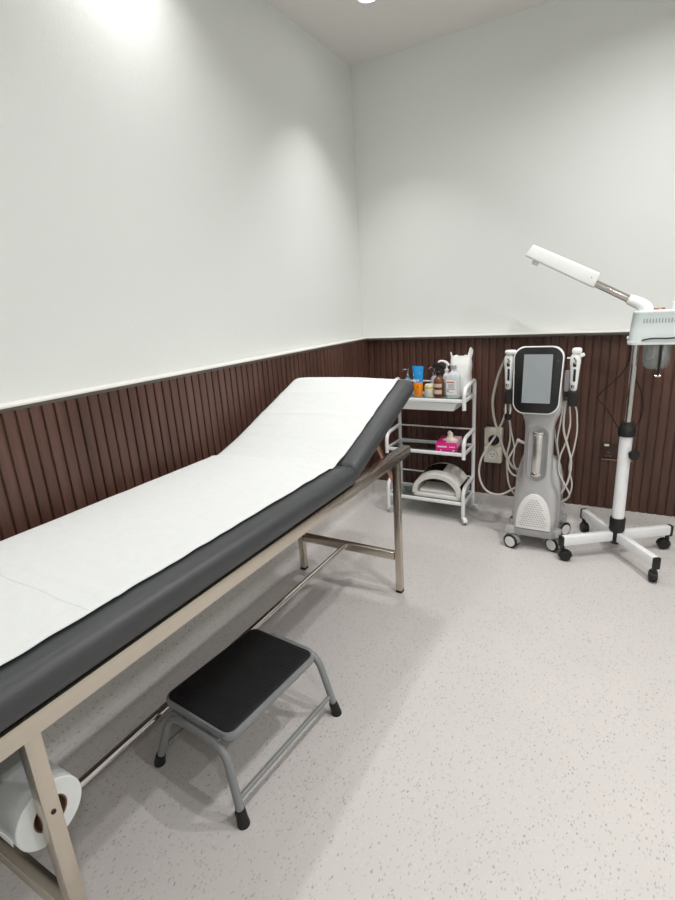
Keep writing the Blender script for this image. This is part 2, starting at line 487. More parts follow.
for i, (x, y) in enumerate(LIGHTS):
    ld = bpy.data.lights.new('downlight_lamp', 'AREA'); ld.shape = 'DISK'; ld.size = 0.085
    ld.energy = POWER[i]
    ld.color = (1.0, 0.982, 0.976); ld.spread = math.radians((84, 125, 158, 155, 160, 160, 110)[i])
    lo = bpy.data.objects.new('downlight_lamp', ld); COL.objects.link(lo); lo.location = (x, y, ZC - 0.008)

# ------------------------------------------------------------------ treatment couch
CX0, CX1 = -1.480, -0.872                    # outer faces of the frame
CY0, CY1 = 0.215, 2.068
RY1 = 2.140
FZ0, FZ1 = 0.700, 0.743
RX0, RX1 = CX0, -0.851                       # the long rails stand a little proud of the legs
t = couch = thing('treatment_couch', 'charcoal padded treatment couch on a steel frame with its head end raised', 'treatment couch', ((CX0 + CX1) / 2, (CY0 + CY1) / 2, 0))
b = bm_new()
box(b, (RX0 + 0.0175, (CY0 + CY1) / 2, (FZ0 + FZ1) / 2), (0.035, CY1 - CY0, FZ1 - FZ0), 0.002)
box(b, (RX1 - 0.023, (CY0 + RY1) / 2, (FZ0 + FZ1) / 2), (0.046, RY1 - CY0, FZ1 - FZ0), 0.002)
for y in (CY0 + 0.0175, 1.50): box(b, ((CX0 + CX1) / 2, y, (FZ0 + FZ1) / 2), (CX1 - CX0 - 0.07, 0.035, FZ1 - FZ0 - 0.004), 0.002)
obj('frame', b, 'steel', t)
LGY = (0.338, CY1 - 0.018)
RZ_ = 0.472                                  # axis of the paper roll
for x in (CX0 + 0.0175, CX1 - 0.0155):
    for y in LGY:
        b = bm_new(); box(b, (x, y, FZ0 / 2 + 0.006), (0.031, 0.031, FZ0 - 0.012), 0.002)
        lg = obj('leg', b, 'steel_v', t)
        b = bm_new(); box(b, (x, y, 0.006), (0.033, 0.033, 0.0118), 0.002); obj('foot_cap', b, 'black_rub', lg)
for y, z in zip(LGY, (0.222, 0.198)):
    b = bm_new(); box(b, ((CX0 + CX1) / 2, y, z), (CX1 - CX0 - 0.07, 0.030, 0.040), 0.002); obj('cross_bar', b, 'steel', t)
b = bm_new(); tube(b, [(-1.182, LGY[0], 0.204), (-1.182, LGY[1], 0.204)], 0.0125, 14); obj('long_rail', b, 'chrome', t)
b = bm_new(); tube(b, [(CX0 + 0.03, LGY[0] + 0.004, RZ_), (CX1 - 0.03, LGY[0] + 0.004, RZ_)], 0.008, 12); obj('roll_rod', b, 'steel_v', t)
b = bm_new(); lathe(b, [(0.0, -0.0015), (0.004, -0.0015), (0.005, 0.0), (0.0045, 0.0015), (0.0, 0.0015)], (CX1 + 0.0008, LGY[0], 0.510), 12, 'x'); obj('screw', b, 'black_pl', t)

def cushion(L, W0, W1, th, crown=0.008, ex=0.036, n=26, sag=0.0):
    """upholstered pad: local u along the length, x across, h up; returns rings of (u, x, h)"""
    out = rrect(W1 - W0, th, 0.034, 6)
    xm = (W0 + W1) / 2; rings = []
    ends = []
    for k in range(7):
        a = PI / 2 * k / 6
        ends.append((ex * (1 - math.cos(a)), ex * (1 - math.sin(a))))
    us = [(ex * (1 - math.cos(PI / 2 * k / 6)), ex * (1 - math.sin(PI / 2 * k / 6))) for k in range(7)]     # u from the end, inset
    sec = [(u, ins) for u, ins in us]
    full = sec + [(ex + (L - 2 * ex) * k / n, 0.0) for k in range(1, n)] + [(L - u, ins) for u, ins in us[::-1]]
    for u, ins in full:
        ring = []
        for x, h in out:
            sx = 1 - 2 * ins * 0.75 / (W1 - W0); sh = 1 - 2 * ins / th * 0.96
            xx = x * sx
            hh = h * sh
            top = (h / (th / 2) + 1) / 2
            q = 1 - (2 * x / (W1 - W0)) ** 2
            hh += crown * top * q * min(1, u / 0.08) * min(1, (L - u) / 0.08)
            ring.append((u, xm + xx, hh + th / 2))
        rings.append(ring)
    return rings
MX0, MX1 = -1.495, -0.838
MTH = 0.077
r = cushion(1.575 - 0.205, MX0, MX1, MTH)
b = bm_new(); loft(b, [[(x, 0.205 + u, FZ1 + 0.002 + h) for u, x, h in ring] for ring in r]); obj('seat_cushion', b, 'vinyl', t, 60)
BA = math.radians(20.9); BH = Vector((0, 1.572, FZ1 + 0.006)); BL = 0.676
bu = Vector((0, math.cos(BA), math.sin(BA))); bn = Vector((0, -math.sin(BA), math.cos(BA)))
r = cushion(BL, MX0, MX1, MTH)
b = bm_new(); loft(b, [[Vector((x, 0, 0)) + BH + bu * u + bn * h for u, x, h in ring] for ring in r]); obj('backrest_cushion', b, 'vinyl', t, 60)
for x in (CX0 + 0.06, CX1 - 0.06):
    b = bm_new()
    p0, p1 = BH + bu * 0.03 + bn * -0.010, BH + bu * (BL - 0.09) + bn * -0.010
    tube(b, [p0 + Vector((x, 0, 0)), p1 + Vector((x, 0, 0))], 0.010, 8)
    obj('backrest_bar', b, 'steel_v', t)
for x in (CX0 + 0.052, -0.930):
    b = bm_new(); tube(b, [(x, 1.905, 0.838), (x, 2.128, 0.540)], 0.011, 10); obj('support_strut', b, 'copper', t)

# paper cover: runs up from the roll, along the couch and over the raised head end
def paper_line():
    """(y, z) along the length, on top of the cushions"""
    zt = FZ1 + 0.002 + MTH + 0.0135
    p = [(0.2765, 0.478), (0.274, 0.503), (0.245, 0.58), (0.207, 0.66), (0.195, 0.73), (0.193, 0.79), (0.203, zt - 0.012), (0.225, zt)]
    k = 0.30
    while k < 1.44: p.append((k, zt)); k += 0.06
    p += [(1.47, zt - 0.001), (1.515, zt - 0.003)]
    for s in [x * 0.05 for x in range(1, 12)]:
        q = BH + bu * s + bn * (MTH + 0.0125)
        if s < 0.06: continue
        p.append((q.y, q.z))
    for s, h in ((0.612, 0.0135), (0.638, 0.010), (0.660, 0.0), (0.674, -0.018), (0.677, -0.035)):
        q = BH + bu * s + bn * (MTH + h); p.append((q.y, q.z))
    return p
pl = smooth_path([(0, y, z) for y, z in paper_line()], 5)
b = bm_new()
NX = 44; rows = []; acc = 0.0
PX0, PX1 = -1.510, -0.904
for i, p in enumerate(pl):
    if i: acc += (p - pl[i - 1]).length
    tg = (pl[min(i + 1, len(pl) - 1)] - pl[max(i - 1, 0)]).normalized(); nr = Vector((0, -tg.z, tg.y))
    row = []
    fall = 1.0 if p.z > 0.8 else 0.0
    for k in range(NX + 1):
        f = k / NX
        edge = 0.003 * noise.noise(Vector((acc * 5, 3.3, f * 0.2))) + 0.004 * noise.noise(Vector((acc * 16, 7.1, 0)))
        x = PX0 + (PX1 - PX0) * f + edge * (1 if f > 0.5 else 0.6)
        w = 0.0022 * noise.noise(Vector((x * 9, acc * 9, 1.7))) + 0.0012 * noise.noise(Vector((x * 30, acc * 26, 5)))
        # creases across the raised part and at the bend
        for s0, amp, wd in ((1.64, 0.004, 0.012), (2.02, 0.0045, 0.012), (2.20, 0.003, 0.012), (0.735, 0.0025, 0.006)):
            w += amp * math.exp(-((acc - s0 - 0.02 * noise.noise(Vector((x * 4, s0, 0)))) / wd) ** 2)
        drop = 0.0
        cr = 0.010 * (1 - (2 * (x + 1.1665) / 0.657) ** 2)
        h = 0.0009 + w * 0.6 + 0.001
        # the crown of the pad is in the path already; let the sides follow the rounding of the pad
        d = max(0.0, abs(x + 1.1665) - 0.288)
        h -= (0.0105 - max(cr, 0.0)) * 0.9 if fall else 0.0
        h -= fall * min(0.034, d * d * 11)
        row.append(b.verts.new(Vector((x, p.y, p.z)) + nr * h))
    rows.append(row)
def PZ(x, y):
    """height of the sheet's flat part"""
    best = min((v for r_ in rows for v in r_ if v.co.z > 0.8), key=lambda v: (v.co.x - x) ** 2 + (v.co.y - y) ** 2)
    return best.co.z
PZV = {}
for k in range(70):
    x = -1.50 + 0.585 * k / 69; PZV[round(x, 5)] = PZ(x, 0.508)
for A, B in zip(rows, rows[1:]):
    for k in range(NX): b.faces.new((A[k], A[k + 1], B[k + 1], B[k]))
ps = obj('paper_sheet', b, 'paper', at=(-1.2, 0.3, 0.84), angle=80)
tag(ps, 'white crepe paper sheet laid along the charcoal couch and over its raised end', 'paper cover')
sol = ps.modifiers.new('thickness', 'SOLIDIFY'); sol.thickness = 0.0008; sol.offset = 1
b = bm_new()
for k in range(70):
    x = -1.50 + 0.585 * k / 69
    box(b, (x, 0.508 + 0.0015 * math.sin(k * 0.3), PZV[round(x, 5)] + 0.0012), (0.0052, 0.0013, 0.0006))
obj('perforation_line', b, 'perf', ps)
t = roll = thing('paper_roll', 'white couch paper roll hung on a rod under the near end', 'paper roll', (-1.18, LGY[0], RZ_))
b = bm_new(); RC = (0, LGY[0] + 0.010, RZ_)
ri, ro = 0.034, 0.066
prof = [(ri, -1.425), (ro - 0.002, -1.425), (ro, -1.423), (ro, -0.913), (ro - 0.002, -0.911), (ri, -0.911)]
seg = 48; rings = []
for k in range(seg):
    a = 2 * PI * k / seg
    rings.append([b.verts.new((h, RC[1] + r_ * math.cos(a), RC[2] + r_ * math.sin(a))) for r_, h in prof])
for k in range(seg):
    A, B = rings[k], rings[(k + 1) % seg]
    for i in range(len(prof)): b.faces.new((A[i], A[(i + 1) % 6], B[(i + 1) % 6], B[i]))
obj('paper', b, 'paper', t)
b = bm_new(); rings = []
prof = [(ri - 0.003, -1.424), (ri - 0.0002, -1.424), (ri - 0.0002, -0.912), (ri - 0.003, -0.912)]
for k in range(seg):
    a = 2 * PI * k / seg
    rings.append([b.verts.new((h, RC[1] + r_ * math.cos(a), RC[2] + r_ * math.sin(a))) for r_, h in prof])
for k in range(seg):
    A, B = rings[k], rings[(k + 1) % seg]
    for i in range(4): b.faces.new((A[i], A[(i + 1) % 4], B[(i + 1) % 4], B[i]))
obj('core', b, 'card', t)

# ------------------------------------------------------------------ step stool
SX, SY, SR = -1.006, 1.012, math.radians(-5)
t = stool = thing('step_stool', 'grey tubular step stool with a black ribbed top beside the couch', 'step stool', (SX, SY, 0))
Rz = Matrix.Rotation(SR, 3, 'Z')
def W(p): return Rz @ Vector(p) + Vector((SX, SY, 0))
def wbm(b):
    for v in b.verts: v.co = W(v.co)
    return b
b = bm_new()
slab(b, rrect(0.302, 0.414, 0.034, 8), 0.229, 0.256, 0.005)
obj('platform', wbm(b), 'grey_paint', t)
b = bm_new()
slab(b, rrect(0.286, 0.398, 0.028, 8), 0.2545, 0.2600, 0.002)
for k in range(30):
    y = -0.18 + 0.36 * k / 29
    box(b, (0, y, 0.2602), (0.262, 0.004, 0.0008))
mt = obj('tread_mat', wbm(b), 'black_mat', t)
b = bm_new(); box(b, (-0.102, -0.155, 0.2612), (0.036, 0.050, 0.0016), 0.0006, 1); obj('tread_badge', wbm(b), 'black_pl', mt)
for s in (-1, 1):
    b = bm_new()
    zt_ = 0.217 if s < 0 else 0.226
    yt_ = 0.212 if s < 0 else 0.228
    pts = [(-0.184, s * 0.234, 0.012), (-0.108, s * yt_, zt_), (0.130, s * yt_, zt_), (0.194, s * 0.234, 0.012)]
    tube(b, round_path(pts, 0.070, 9), 0.0125, 14)
    obj('leg_frame', wbm(b), 'grey_paint', t)
    for x in (-1, 1):
        b = bm_new()
        d = Vector((-0.076 if x < 0 else 0.064, s * 0.016, -0.205)).normalized()
        p = Vector((-0.184 if x < 0 else 0.194, s * 0.234, 0.012))
        tube(b, [p - d * 0.034, p - d * 0.028, p - d * 0.004, Vector((p.x + d.x * 0.004, p.y, 0.008)), Vector((p.x + d.x * 0.005, p.y, 0.0))],
             lambda q: 0.0148 + 0.004 * q if q < 0.9 else 0.0185, 14)
        obj('rubber_foot', wbm(b), 'black_rub', t)
for x in (-1, 1):
    b = bm_new(); xx = -0.163 if x < 0 else 0.176
    tube(b, [(xx, -0.228, 0.070), (xx, 0.228, 0.070)], 0.0075, 12)
    obj('stretcher', wbm(b), 'grey_paint', t)
for s in (-1, 1):
    for x in (-0.09, 0.09):
        b = bm_new(); box(b, (x, s * 0.193, 0.222), (0.03, 0.040, 0.014), 0.003)
        obj('bracket', wbm(b), 'grey_paint', t)

# ------------------------------------------------------------------ trolley
TX0, TX1, TY0, TY1 = -1.342, -0.823, 2.950, 3.182
t = trolley = thing('trolley', 'white tubular three tier trolley with glass shelves by the slatted wall', 'trolley', ((TX0 + TX1) / 2, (TY0 + TY1) / 2, 0))
TR = 0.0125
tiers = ((0.800, 0.885, 0.745), (0.462, 0.574, 0.432), (0.132, 0.245, None))
for x in (TX0, TX1):
    b = bm_new(); tube(b, [(x, TY1, 0.058), (x, TY1, 0.86)], TR, 12); obj('back_post', b, 'white_metal', t)
    for zs, zh, zb in tiers:
        b = bm_new()
        zlow = zb if zb else 0.058
        pts = [(x, TY0, zlow), (x, TY0, zh - 0.012), (x, TY1 - (0.0 if zh > 0.8 else 0.005), zh + (0.012 if zh > 0.8 else 0.0))]
        if zh > 0.8: pts.append((x, TY1, 0.86))
        tube(b, round_path(pts, 0.055 if zh < 0.8 else 0.05, 8), TR, 12); obj('side_handle', b, 'white_metal', t)
for zs, zh, zb in tiers:
    b = bm_new()
    for y in (TY0, TY1): box(b, ((TX0 + TX1) / 2, y, zs), (TX1 - TX0 - 0.01, 0.014, 0.022), 0.004)
    for x in (TX0, TX1): box(b, (x, (TY0 + TY1) / 2, zs), (0.014, TY1 - TY0 - 0.01, 0.022), 0.004)
    f = obj('shelf_frame', b, 'white_metal', t)
    b = bm_new(); box(b, ((TX0 + TX1) / 2, (TY0 + TY1) / 2, zs + 0.004), (TX1 - TX0 - 0.016, TY1 - TY0 - 0.016, 0.005), 0.001); obj('glass_shelf', b, 'glass', f)
    b = bm_new(); tube(b, [(TX0, TY1, zh - 0.002), (TX1, TY1, zh - 0.002)], 0.0055, 8); obj('back_rail', b, 'white_metal', t)
# drawer tray under the top shelf
b = bm_new()
o1 = [(TX0 + 0.03, TY0 - 0.012), (TX1 - 0.045, TY0 - 0.012), (TX1 - 0.045, TY1 - 0.02), (TX0 + 0.03, TY1 - 0.02)]
def tray_ring(ins, z, o=o1):
    cx, cy = (o[0][0] + o[1][0]) / 2, (o[0][1] + o[2][1]) / 2
    return [(x + (ins if x < cx else -ins), y + (ins * 0.4 if y < cy else -ins), z) for x, y in o]
loft(b, [tray_ring(0.020, 0.738), tray_ring(0.0, 0.782), tray_ring(-0.004, 0.786), tray_ring(0.004, 0.786), tray_ring(0.022, 0.742)])
obj('drawer_tray', b, 'white_pl', t)
# casters
def caster_at(x, y, ang, mat_w, mat_f, R=0.022, wtop=0.058, parent=None, gap=0.012, thick=0.011, off=0.016, hubm=None):
    b = bm_new()
    tube(b, [(x, y, R * 1.5), (x, y, wtop + 0.004)], 0.011, 10)
    ca, sa = math.cos(ang), math.sin(ang)
    cx, cy = x + ca * off, y + sa * off
    rot = Matrix.Rotation(ang, 3, 'Z')
    # hood over the wheels
    pts = []
    for k in range(11):
        a = PI * (-0.06 + 1.06 * k / 10)
        pts.append((math.cos(a), math.sin(a)))
    hood = [(c * (R + 0.005), R + s * (R + 0.005)) for c, s in pts] + [(c * (R + 0.001), R + s * (R + 0.001)) for c, s in pts[::-1]]
    w2 = gap / 2 + thick * 0.55
    loft(b, [[Vector((cx, cy, 0)) + rot @ Vector((-u, -w2, v)) for u, v in hood], [Vector((cx, cy, 0)) + rot @ Vector((-u, w2, v)) for u, v in hood]])
    c = obj('caster', b, mat_f, parent)
    for s in (-1, 1):
        b = bm_new()
        prof = [(0.0, -thick / 2), (R * 0.62, -thick / 2), (R * 0.72, -thick / 2 + 0.001), (R * 0.92, -thick / 2 + 0.001), (R, -thick / 2 + 0.004), (R, thick / 2 - 0.004), (R * 0.92, thick / 2 - 0.001), (R * 0.62, thick / 2), (0.0, thick / 2)]
        lathe(b, prof, (0, 0, 0), 22, 'y')
        for v in b.verts: v.co = rot @ (v.co + Vector((0, s * (gap / 2 + thick / 2), 0))) + Vector((cx, cy, R + 0.0003))
        obj('wheel', b, mat_w, c)
        if hubm:
            b = bm_new(); lathe(b, [(0.0, -thick / 2 - 0.0012), (R * 0.74, -thick / 2 - 0.001), (R * 0.76, -thick / 2 + 0.002), (R * 0.76, thick / 2 - 0.002), (R * 0.74, thick / 2 + 0.001), (0.0, thick / 2 + 0.0012)], (0, 0, 0), 20, 'y')
            for v in b.verts: v.co = rot @ (v.co + Vector((0, s * (gap / 2 + thick / 2), 0))) + Vector((cx, cy, R + 0.0003))
            obj('wheel_hub', b, hubm, c)
    return c
for x, y, a in ((TX0, TY0, 0.6), (TX1, TY0, -0.9), (TX0, TY1, 2.2), (TX1, TY1, -0.3)):
    caster_at(x, y, a, 'clear_caster', 'white_pl', parent=t, R=0.0215)

# ------------------------------------------------------------------ on the trolley
SH = 0.8072                                   # top of the upper glass shelf
def pump_bottle(x, y, label, body, s=1.0, ang=PI):
    t = thing('pump_bottle', label, 'pump bottle', (x, y, SH))
    b = bm_new(); lathe(b, [(0.0, 0.0), (0.021, 0.0), (0.024, 0.004), (0.0245, 0.085 * s), (0.020, 0.102 * s), (0.011, 0.110 * s), (0.010, 0.118 * s), (0.0, 0.118 * s)], (x, y, SH), 20); obj('bottle_body', b, body, t)
    b = bm_new(); z = SH + 0.118 * s
    lathe(b, [(0.0, 0.0), (0.012, 0.0), (0.0125, 0.014), (0.006, 0.018), (0.004, 0.022), (0.004, 0.042), (0.008, 0.043), (0.008, 0.054), (0.0, 0.056)], (x, y, z), 16)
    d = Vector((math.cos(ang), math.sin(ang), 0)); p = Vector((x, y, z + 0.049))
    tube(b, [p, p + d * 0.022, p + d * 0.034 + Vector((0, 0, -0.004)), p + d * 0.036 + Vector((0, 0, -0.012))], 0.0042, 8)
    obj('pump_head', b, 'chrome', t)
pump_bottle(-1.232, 3.075, 'clear blue pump bottle with a silver head half hidden behind the couch backrest', 'pump_clear', 1.0, PI)
pump_bottle(-1.068, 3.125, 'small pump bottle with a silver head standing behind the cream jar', 'clear_pl', 1.08, 1.2 * PI)

# blue and orange tube
x, y = -1.148, 3.04
t = thing('sunscreen_tube', 'bright blue and orange squeeze tube on the top trolley shelf', 'tube', (x, y, SH))
def ell(w, d, z, n=28): return [(x + w * math.cos(2 * PI * k / n), y + d * math.sin(2 * PI * k / n), z) for k in range(n)]
b = bm_new(); loft(b, [ell(0.027, 0.020, SH), ell(0.029, 0.022, SH + 0.003), ell(0.0315, 0.0235, SH + 0.086), ell(0.0305, 0.0225, SH + 0.089)]); obj('cap', b, 'orange', t)
b = bm_new(); loft(b, [ell(0.0315, 0.023, SH + 0.0895), ell(0.0325, 0.022, SH + 0.10), ell(0.0355, 0.012, SH + 0.165), ell(0.0375, 0.003, SH + 0.182), ell(0.0378, 0.002, SH + 0.193)]); tb = obj('tube_body', b, 'blue', t)
b = bm_new()
fy = lambda z: y - 0.0225 + 0.0205 * max(0, (z - SH - 0.10) / 0.085)
for u0, u1, z0, z1 in ((-0.024, -0.015, 0.093, 0.112), (-0.012, -0.004, 0.093, 0.110), (0.0, 0.003, 0.094, 0.111), (0.005, 0.015, 0.104, 0.109), (0.008, 0.011, 0.094, 0.104)):
    box(b, (x + (u0 + u1) / 2, fy(SH + (z0 + z1) / 2) - 0.0006 + 0.001 * abs(u0 + u1) / 0.04, SH + (z0 + z1) / 2), (u1 - u0, 0.002, z1 - z0))
obj('white_lettering', b, 'white_print', tb); b = bm_new()
for k in range(5): box(b, (x - 0.027, fy(SH + 0.135 + k * 0.008) + 0.004, SH + 0.135 + k * 0.008), (0.004, 0.002, 0.005))
obj('side_lettering', b, 'white_print', tb)
b = bm_new(); lathe(b, [(0.0, -0.001), (0.011, -0.001), (0.011, 0.001), (0.0, 0.001)], (x + 0.008, fy(SH + 0.152) - 0.0015, SH + 0.152), 20, 'y')
for v in b.verts: v.co.y += (v.co.z - SH - 0.152) * 0.24
obj('round_emblem', b, 'pale_blue', tb)
b = bm_new(); box(b, (x + 0.006, y - 0.0225, SH + 0.062), (0.014, 0.002, 0.016), 0.0006, 1); obj('cap_print', b, 'dark_orange', t)

# cream jar
x, y = -1.068, 3.045
t = thing('cosmetic_jar', 'round cream coloured jar with a pale yellow lid beside the blue tube', 'jar', (x, y, SH))
b = bm_new(); lathe(b, [(0.0, 0.0), (0.034, 0.0), (0.037, 0.004), (0.037, 0.050), (0.034, 0.053), (0.0, 0.053)], (x, y, SH), 28); obj('jar_body', b, 'cream', t)
b = bm_new(); lathe(b, [(0.0, 0.0535), (0.037, 0.0535), (0.038, 0.056), (0.038, 0.066), (0.036, 0.0685), (0.0, 0.069)], (x, y, SH), 28); ld = obj('lid', b, 'yellow', t)
b = bm_new(); lathe(b, [(0.0, 0.069), (0.034, 0.069), (0.034, 0.076), (0.032, 0.0785), (0.0, 0.079)], (x, y, SH), 28); obj('lid_top', b, 'cream', ld)

# amber trigger spray
x, y = -1.006, 3.030
t = thing('spray_bottle', 'amber trigger spray bottle with black head and beige labels', 'spray bottle', (x, y, SH))
b = bm_new(); lathe(b, [(0.0, 0.0), (0.031, 0.0), (0.034, 0.004), (0.034, 0.096), (0.031, 0.110), (0.022, 0.124), (0.013, 0.131), (0.012, 0.140), (0.0, 0.140)], (x, y, SH), 28); ab = obj('bottle_body', b, 'amber', t)
for z0, z1 in ((0.024, 0.050), (0.066, 0.088)):
    b = bm_new(); n = 14; R = 0.0345; a0, a1 = -2.5, -0.75
    A = []
    for k in range(n + 1):
        a = a0 + (a1 - a0) * k / n
        A.append([b.verts.new((x + rr * math.cos(a), y + rr * math.sin(a), SH + z)) for rr, z in ((R, z0), (R, z1), (R - 0.0015, z1), (R - 0.0015, z0))])
    for P, Q in zip(A, A[1:]):
        for i in range(4): b.faces.new((P[i], P[(i + 1) % 4], Q[(i + 1) % 4], Q[i]))
    b.faces.new(A[0][::-1]); b.faces.new(A[-1])
    lb = obj('paper_label', b, 'beige', ab)
b = bm_new()
lathe(b, [(0.0, 0.1405), (0.015, 0.1405), (0.0155, 0.158), (0.011, 0.164), (0.010, 0.176), (0.0, 0.176)], (x, y, SH), 18)
obj('collar', b, 'black_pl', t)
b = bm_new()
side = [(-0.042, 0.196), (-0.040, 0.186), (-0.012, 0.180), (-0.012, 0.172), (0.012, 0.172), (0.016, 0.182), (0.036, 0.176), (0.040, 0.182), (0.024, 0.198), (0.006, 0.206), (-0.030, 0.206)]
loft(b, [[(x + u, y - 0.011, SH + v) for u, v in side], [(x + u, y + 0.011, SH + v) for u, v in side]])
obj('spray_head', b, 'black_pl', t)
b = bm_new(); tube(b, smooth_path([(x - 0.016, y, SH + 0.182), (x - 0.022, y, SH + 0.170), (x - 0.028, y, SH + 0.152), (x - 0.029, y, SH + 0.140)], 4), 0.0045, 8, sx=1.5); obj('trigger', b, 'black_pl', t)

# white pump bottle behind
x, y = -0.982, 3.115
t = thing('lotion_bottle', 'white lotion bottle whose pump nozzle shows behind the amber spray bottle', 'pump bottle', (x, y, SH))
b = bm_new(); lathe(b, [(0.0, 0.0), (0.021, 0.0), (0.024, 0.004), (0.024, 0.115), (0.021, 0.130), (0.013, 0.138), (0.012, 0.150), (0.0, 0.150)], (x, y, SH), 24); obj('bottle_body', b, 'white_pl', t)
b = bm_new(); lathe(b, [(0.0, 0.1505), (0.014, 0.1505), (0.014, 0.164), (0.006, 0.168), (0.005, 0.196), (0.0, 0.197)], (x, y, SH), 16)
tube(b, smooth_path([(x + 0.012, y, SH + 0.186), (x, y, SH + 0.202), (x - 0.020, y - 0.004, SH + 0.214), (x - 0.046, y - 0.008, SH + 0.214), (x - 0.050, y - 0.009, SH + 0.206)], 4), lambda q: 0.0105 - 0.004 * q, 10); obj('pump_head', b, 'white_pl', t)

# clear sanitiser bottle
x, y = -0.912, 3.030
t = thing('sanitiser_bottle', 'large clear plastic bottle with a printed label in front of the white bag', 'bottle', (x, y, SH))
o = rrect(1, 1, 0.28, 5)
def sq(w, d, z): return [(x + u * w, y + v * d, SH + z) for u, v in o]
b = bm_new(); loft(b, [sq(0.080, 0.058, 0.0), sq(0.086, 0.064, 0.005), sq(0.088, 0.066, 0.02), sq(0.088, 0.066, 0.120), sq(0.080, 0.060, 0.140), sq(0.056, 0.046, 0.155), sq(0.032, 0.032, 0.163), sq(0.028, 0.028, 0.176)]); sb = obj('bottle_body', b, 'clear_pl', t)
b = bm_new(); lathe(b, [(0.0, 0.1765), (0.017, 0.1765), (0.0175, 0.196), (0.016, 0.199), (0.0, 0.199)], (x, y, SH), 20); obj('cap', b, 'grey_print', t)
b = bm_new(); box(b, (x - 0.004, y - 0.0338, SH + 0.068), (0.066, 0.0012, 0.092)); lb = obj('label_sheet', b, 'white_pl', sb)
b = bm_new(); box(b, (x - 0.010, y - 0.0347, SH + 0.100), (0.048, 0.0008, 0.006)); obj('red_band', b, 'red_print', sb)
b = bm_new(); box(b, (x - 0.008, y - 0.0347, SH + 0.058), (0.052, 0.0008, 0.004)); obj('red_band', b, 'red_print', sb)
b = bm_new()
for z, w in ((0.088, 0.040), (0.081, 0.046), (0.074, 0.036), (0.068, 0.044), (0.036, 0.030)): box(b, (x - 0.006, y - 0.0347, SH + z), (w, 0.0008, 0.0025))
lathe(b, [(0.0, -0.0004), (0.006, -0.0004), (0.006, 0.0004), (0.0, 0.0004)], (x - 0.026, y - 0.0347, SH + 0.046), 14, 'y')
obj('small_print', b, 'grey_print', sb)

# white plastic bag
x, y = -0.889, 3.112
t = None
b = bm_new(); rings = []
nn = 36
def bag_ring(w, d, z, amp, seed):
    R = []
    for k in range(nn):
        a = 2 * PI * k / nn
        ca, sa = math.cos(a), math.sin(a)
        q = (abs(ca) ** 3.2 + abs(sa) ** 3.2) ** (-1 / 3.2)
        m_ = 1 + amp * noise.noise(Vector((ca * 2.2, sa * 2.2, z * 16 + seed))) + amp * 0.6 * noise.noise(Vector((ca * 6, sa * 6, z * 30 + seed)))
        R.append(Vector((x + w * ca * q * m_, y + d * sa * q * m_, SH + z + (0.0 if z < 0.02 else amp * 0.05 * noise.noise(Vector((ca * 3, sa * 3, seed)))))))
    return R
for w, d, z, amp in ((0.054, 0.040, 0.0, 0.02), (0.060, 0.046, 0.004, 0.03), (0.061, 0.047, 0.05, 0.05), (0.061, 0.046, 0.10, 0.06), (0.061, 0.044, 0.15, 0.06), (0.064, 0.040, 0.19, 0.08), (0.066, 0.033, 0.215, 0.09), (0.064, 0.026, 0.232, 0.10)):
    rings.append(bag_ring(w, d, z, amp, 1.0))
# ragged open top: points with two tied ears
top = []
for k in range(nn):
    a = 2 * PI * k / nn; ca, sa = math.cos(a), math.sin(a)
    h = 0.236 + 0.016 * abs(math.sin(a * 3.5 + 0.4)) + 0.056 * max(0, math.cos(a + 0.25)) ** 7 + 0.022 * max(0, -ca) ** 9
    top.append(Vector((x + 0.070 * ca * (1 + 0.06 * math.sin(5 * a)), y + 0.024 * sa, SH + h)))
rings.append(top)
rings.append([Vector((x + (v.x - x) * 0.90, y + (v.y - y) * 0.75, v.z - 0.002)) for v in top])
rings.append([Vector((x + (v.x - x) * 0.85, y + (v.y - y) * 0.8, SH + 0.20)) for v in top])
loft(b, rings)
o = obj('plastic_bag', b, 'bag', at=(x, y, SH), angle=60)
tag(o, 'crumpled white plastic bag with two pointed ears on the top trolley shelf', 'bag')

# tissue box on the middle shelf
SM = 0.462 + 0.0068
x, y = -0.953, 3.066
ang = math.radians(6)
t = thing('tissue_box', 'bright pink tissue box on the middle trolley shelf', 'tissue box', (x, y, SM))
rt = Matrix.Rotation(ang, 3, 'Z')
b = bm_new(); box(b, (x, y, SM + 0.026), (0.132, 0.195, 0.052), 0.002, 2, None)
for v in b.verts: v.co = rt @ (v.co - Vector((x, y, 0))) + Vector((x, y, 0))
bx = obj('carton', b, 'pink', t)
def tb_part(name, items, m, par):
    b = bm_new()
    for c, s in items: box(b, (x + c[0], y + c[1], SM + c[2]), s)
    for v in b.verts: v.co = rt @ (v.co - Vector((x, y, 0))) + Vector((x, y, 0))
    return obj(name, b, m, par)
tb_part('pale_panel', [((0.030, 0.014, 0.0524), (0.070, 0.165, 0.0010)), ((0.0664, 0.01, 0.034), (0.001, 0.175, 0.030))], 'pink_pale', bx)
tb_part('white_lettering', [((-0.048 + 0.012 * k, -0.0978, 0.032), (0.009, 0.001, 0.009)) for k in range(5)] + [((0.026 + 0.009 * k, -0.0978, 0.031), (0.006, 0.001, 0.005)) for k in range(4)] + [((-0.032, -0.0978, 0.009), (0.008, 0.001, 0.006)), ((0.048, -0.0978, 0.008), (0.012, 0.001, 0.006))], 'white_print', bx)
b = bm_new()
lathe(b, [(0.0, 0.0525), (0.050, 0.0525), (0.048, 0.057), (0.030, 0.064), (0.024, 0.072), (0.021, 0.086), (0.017, 0.100), (0.009, 0.112), (0.0, 0.116)], (x + 0.010, y - 0.005, SM), 20, sy=0.55)
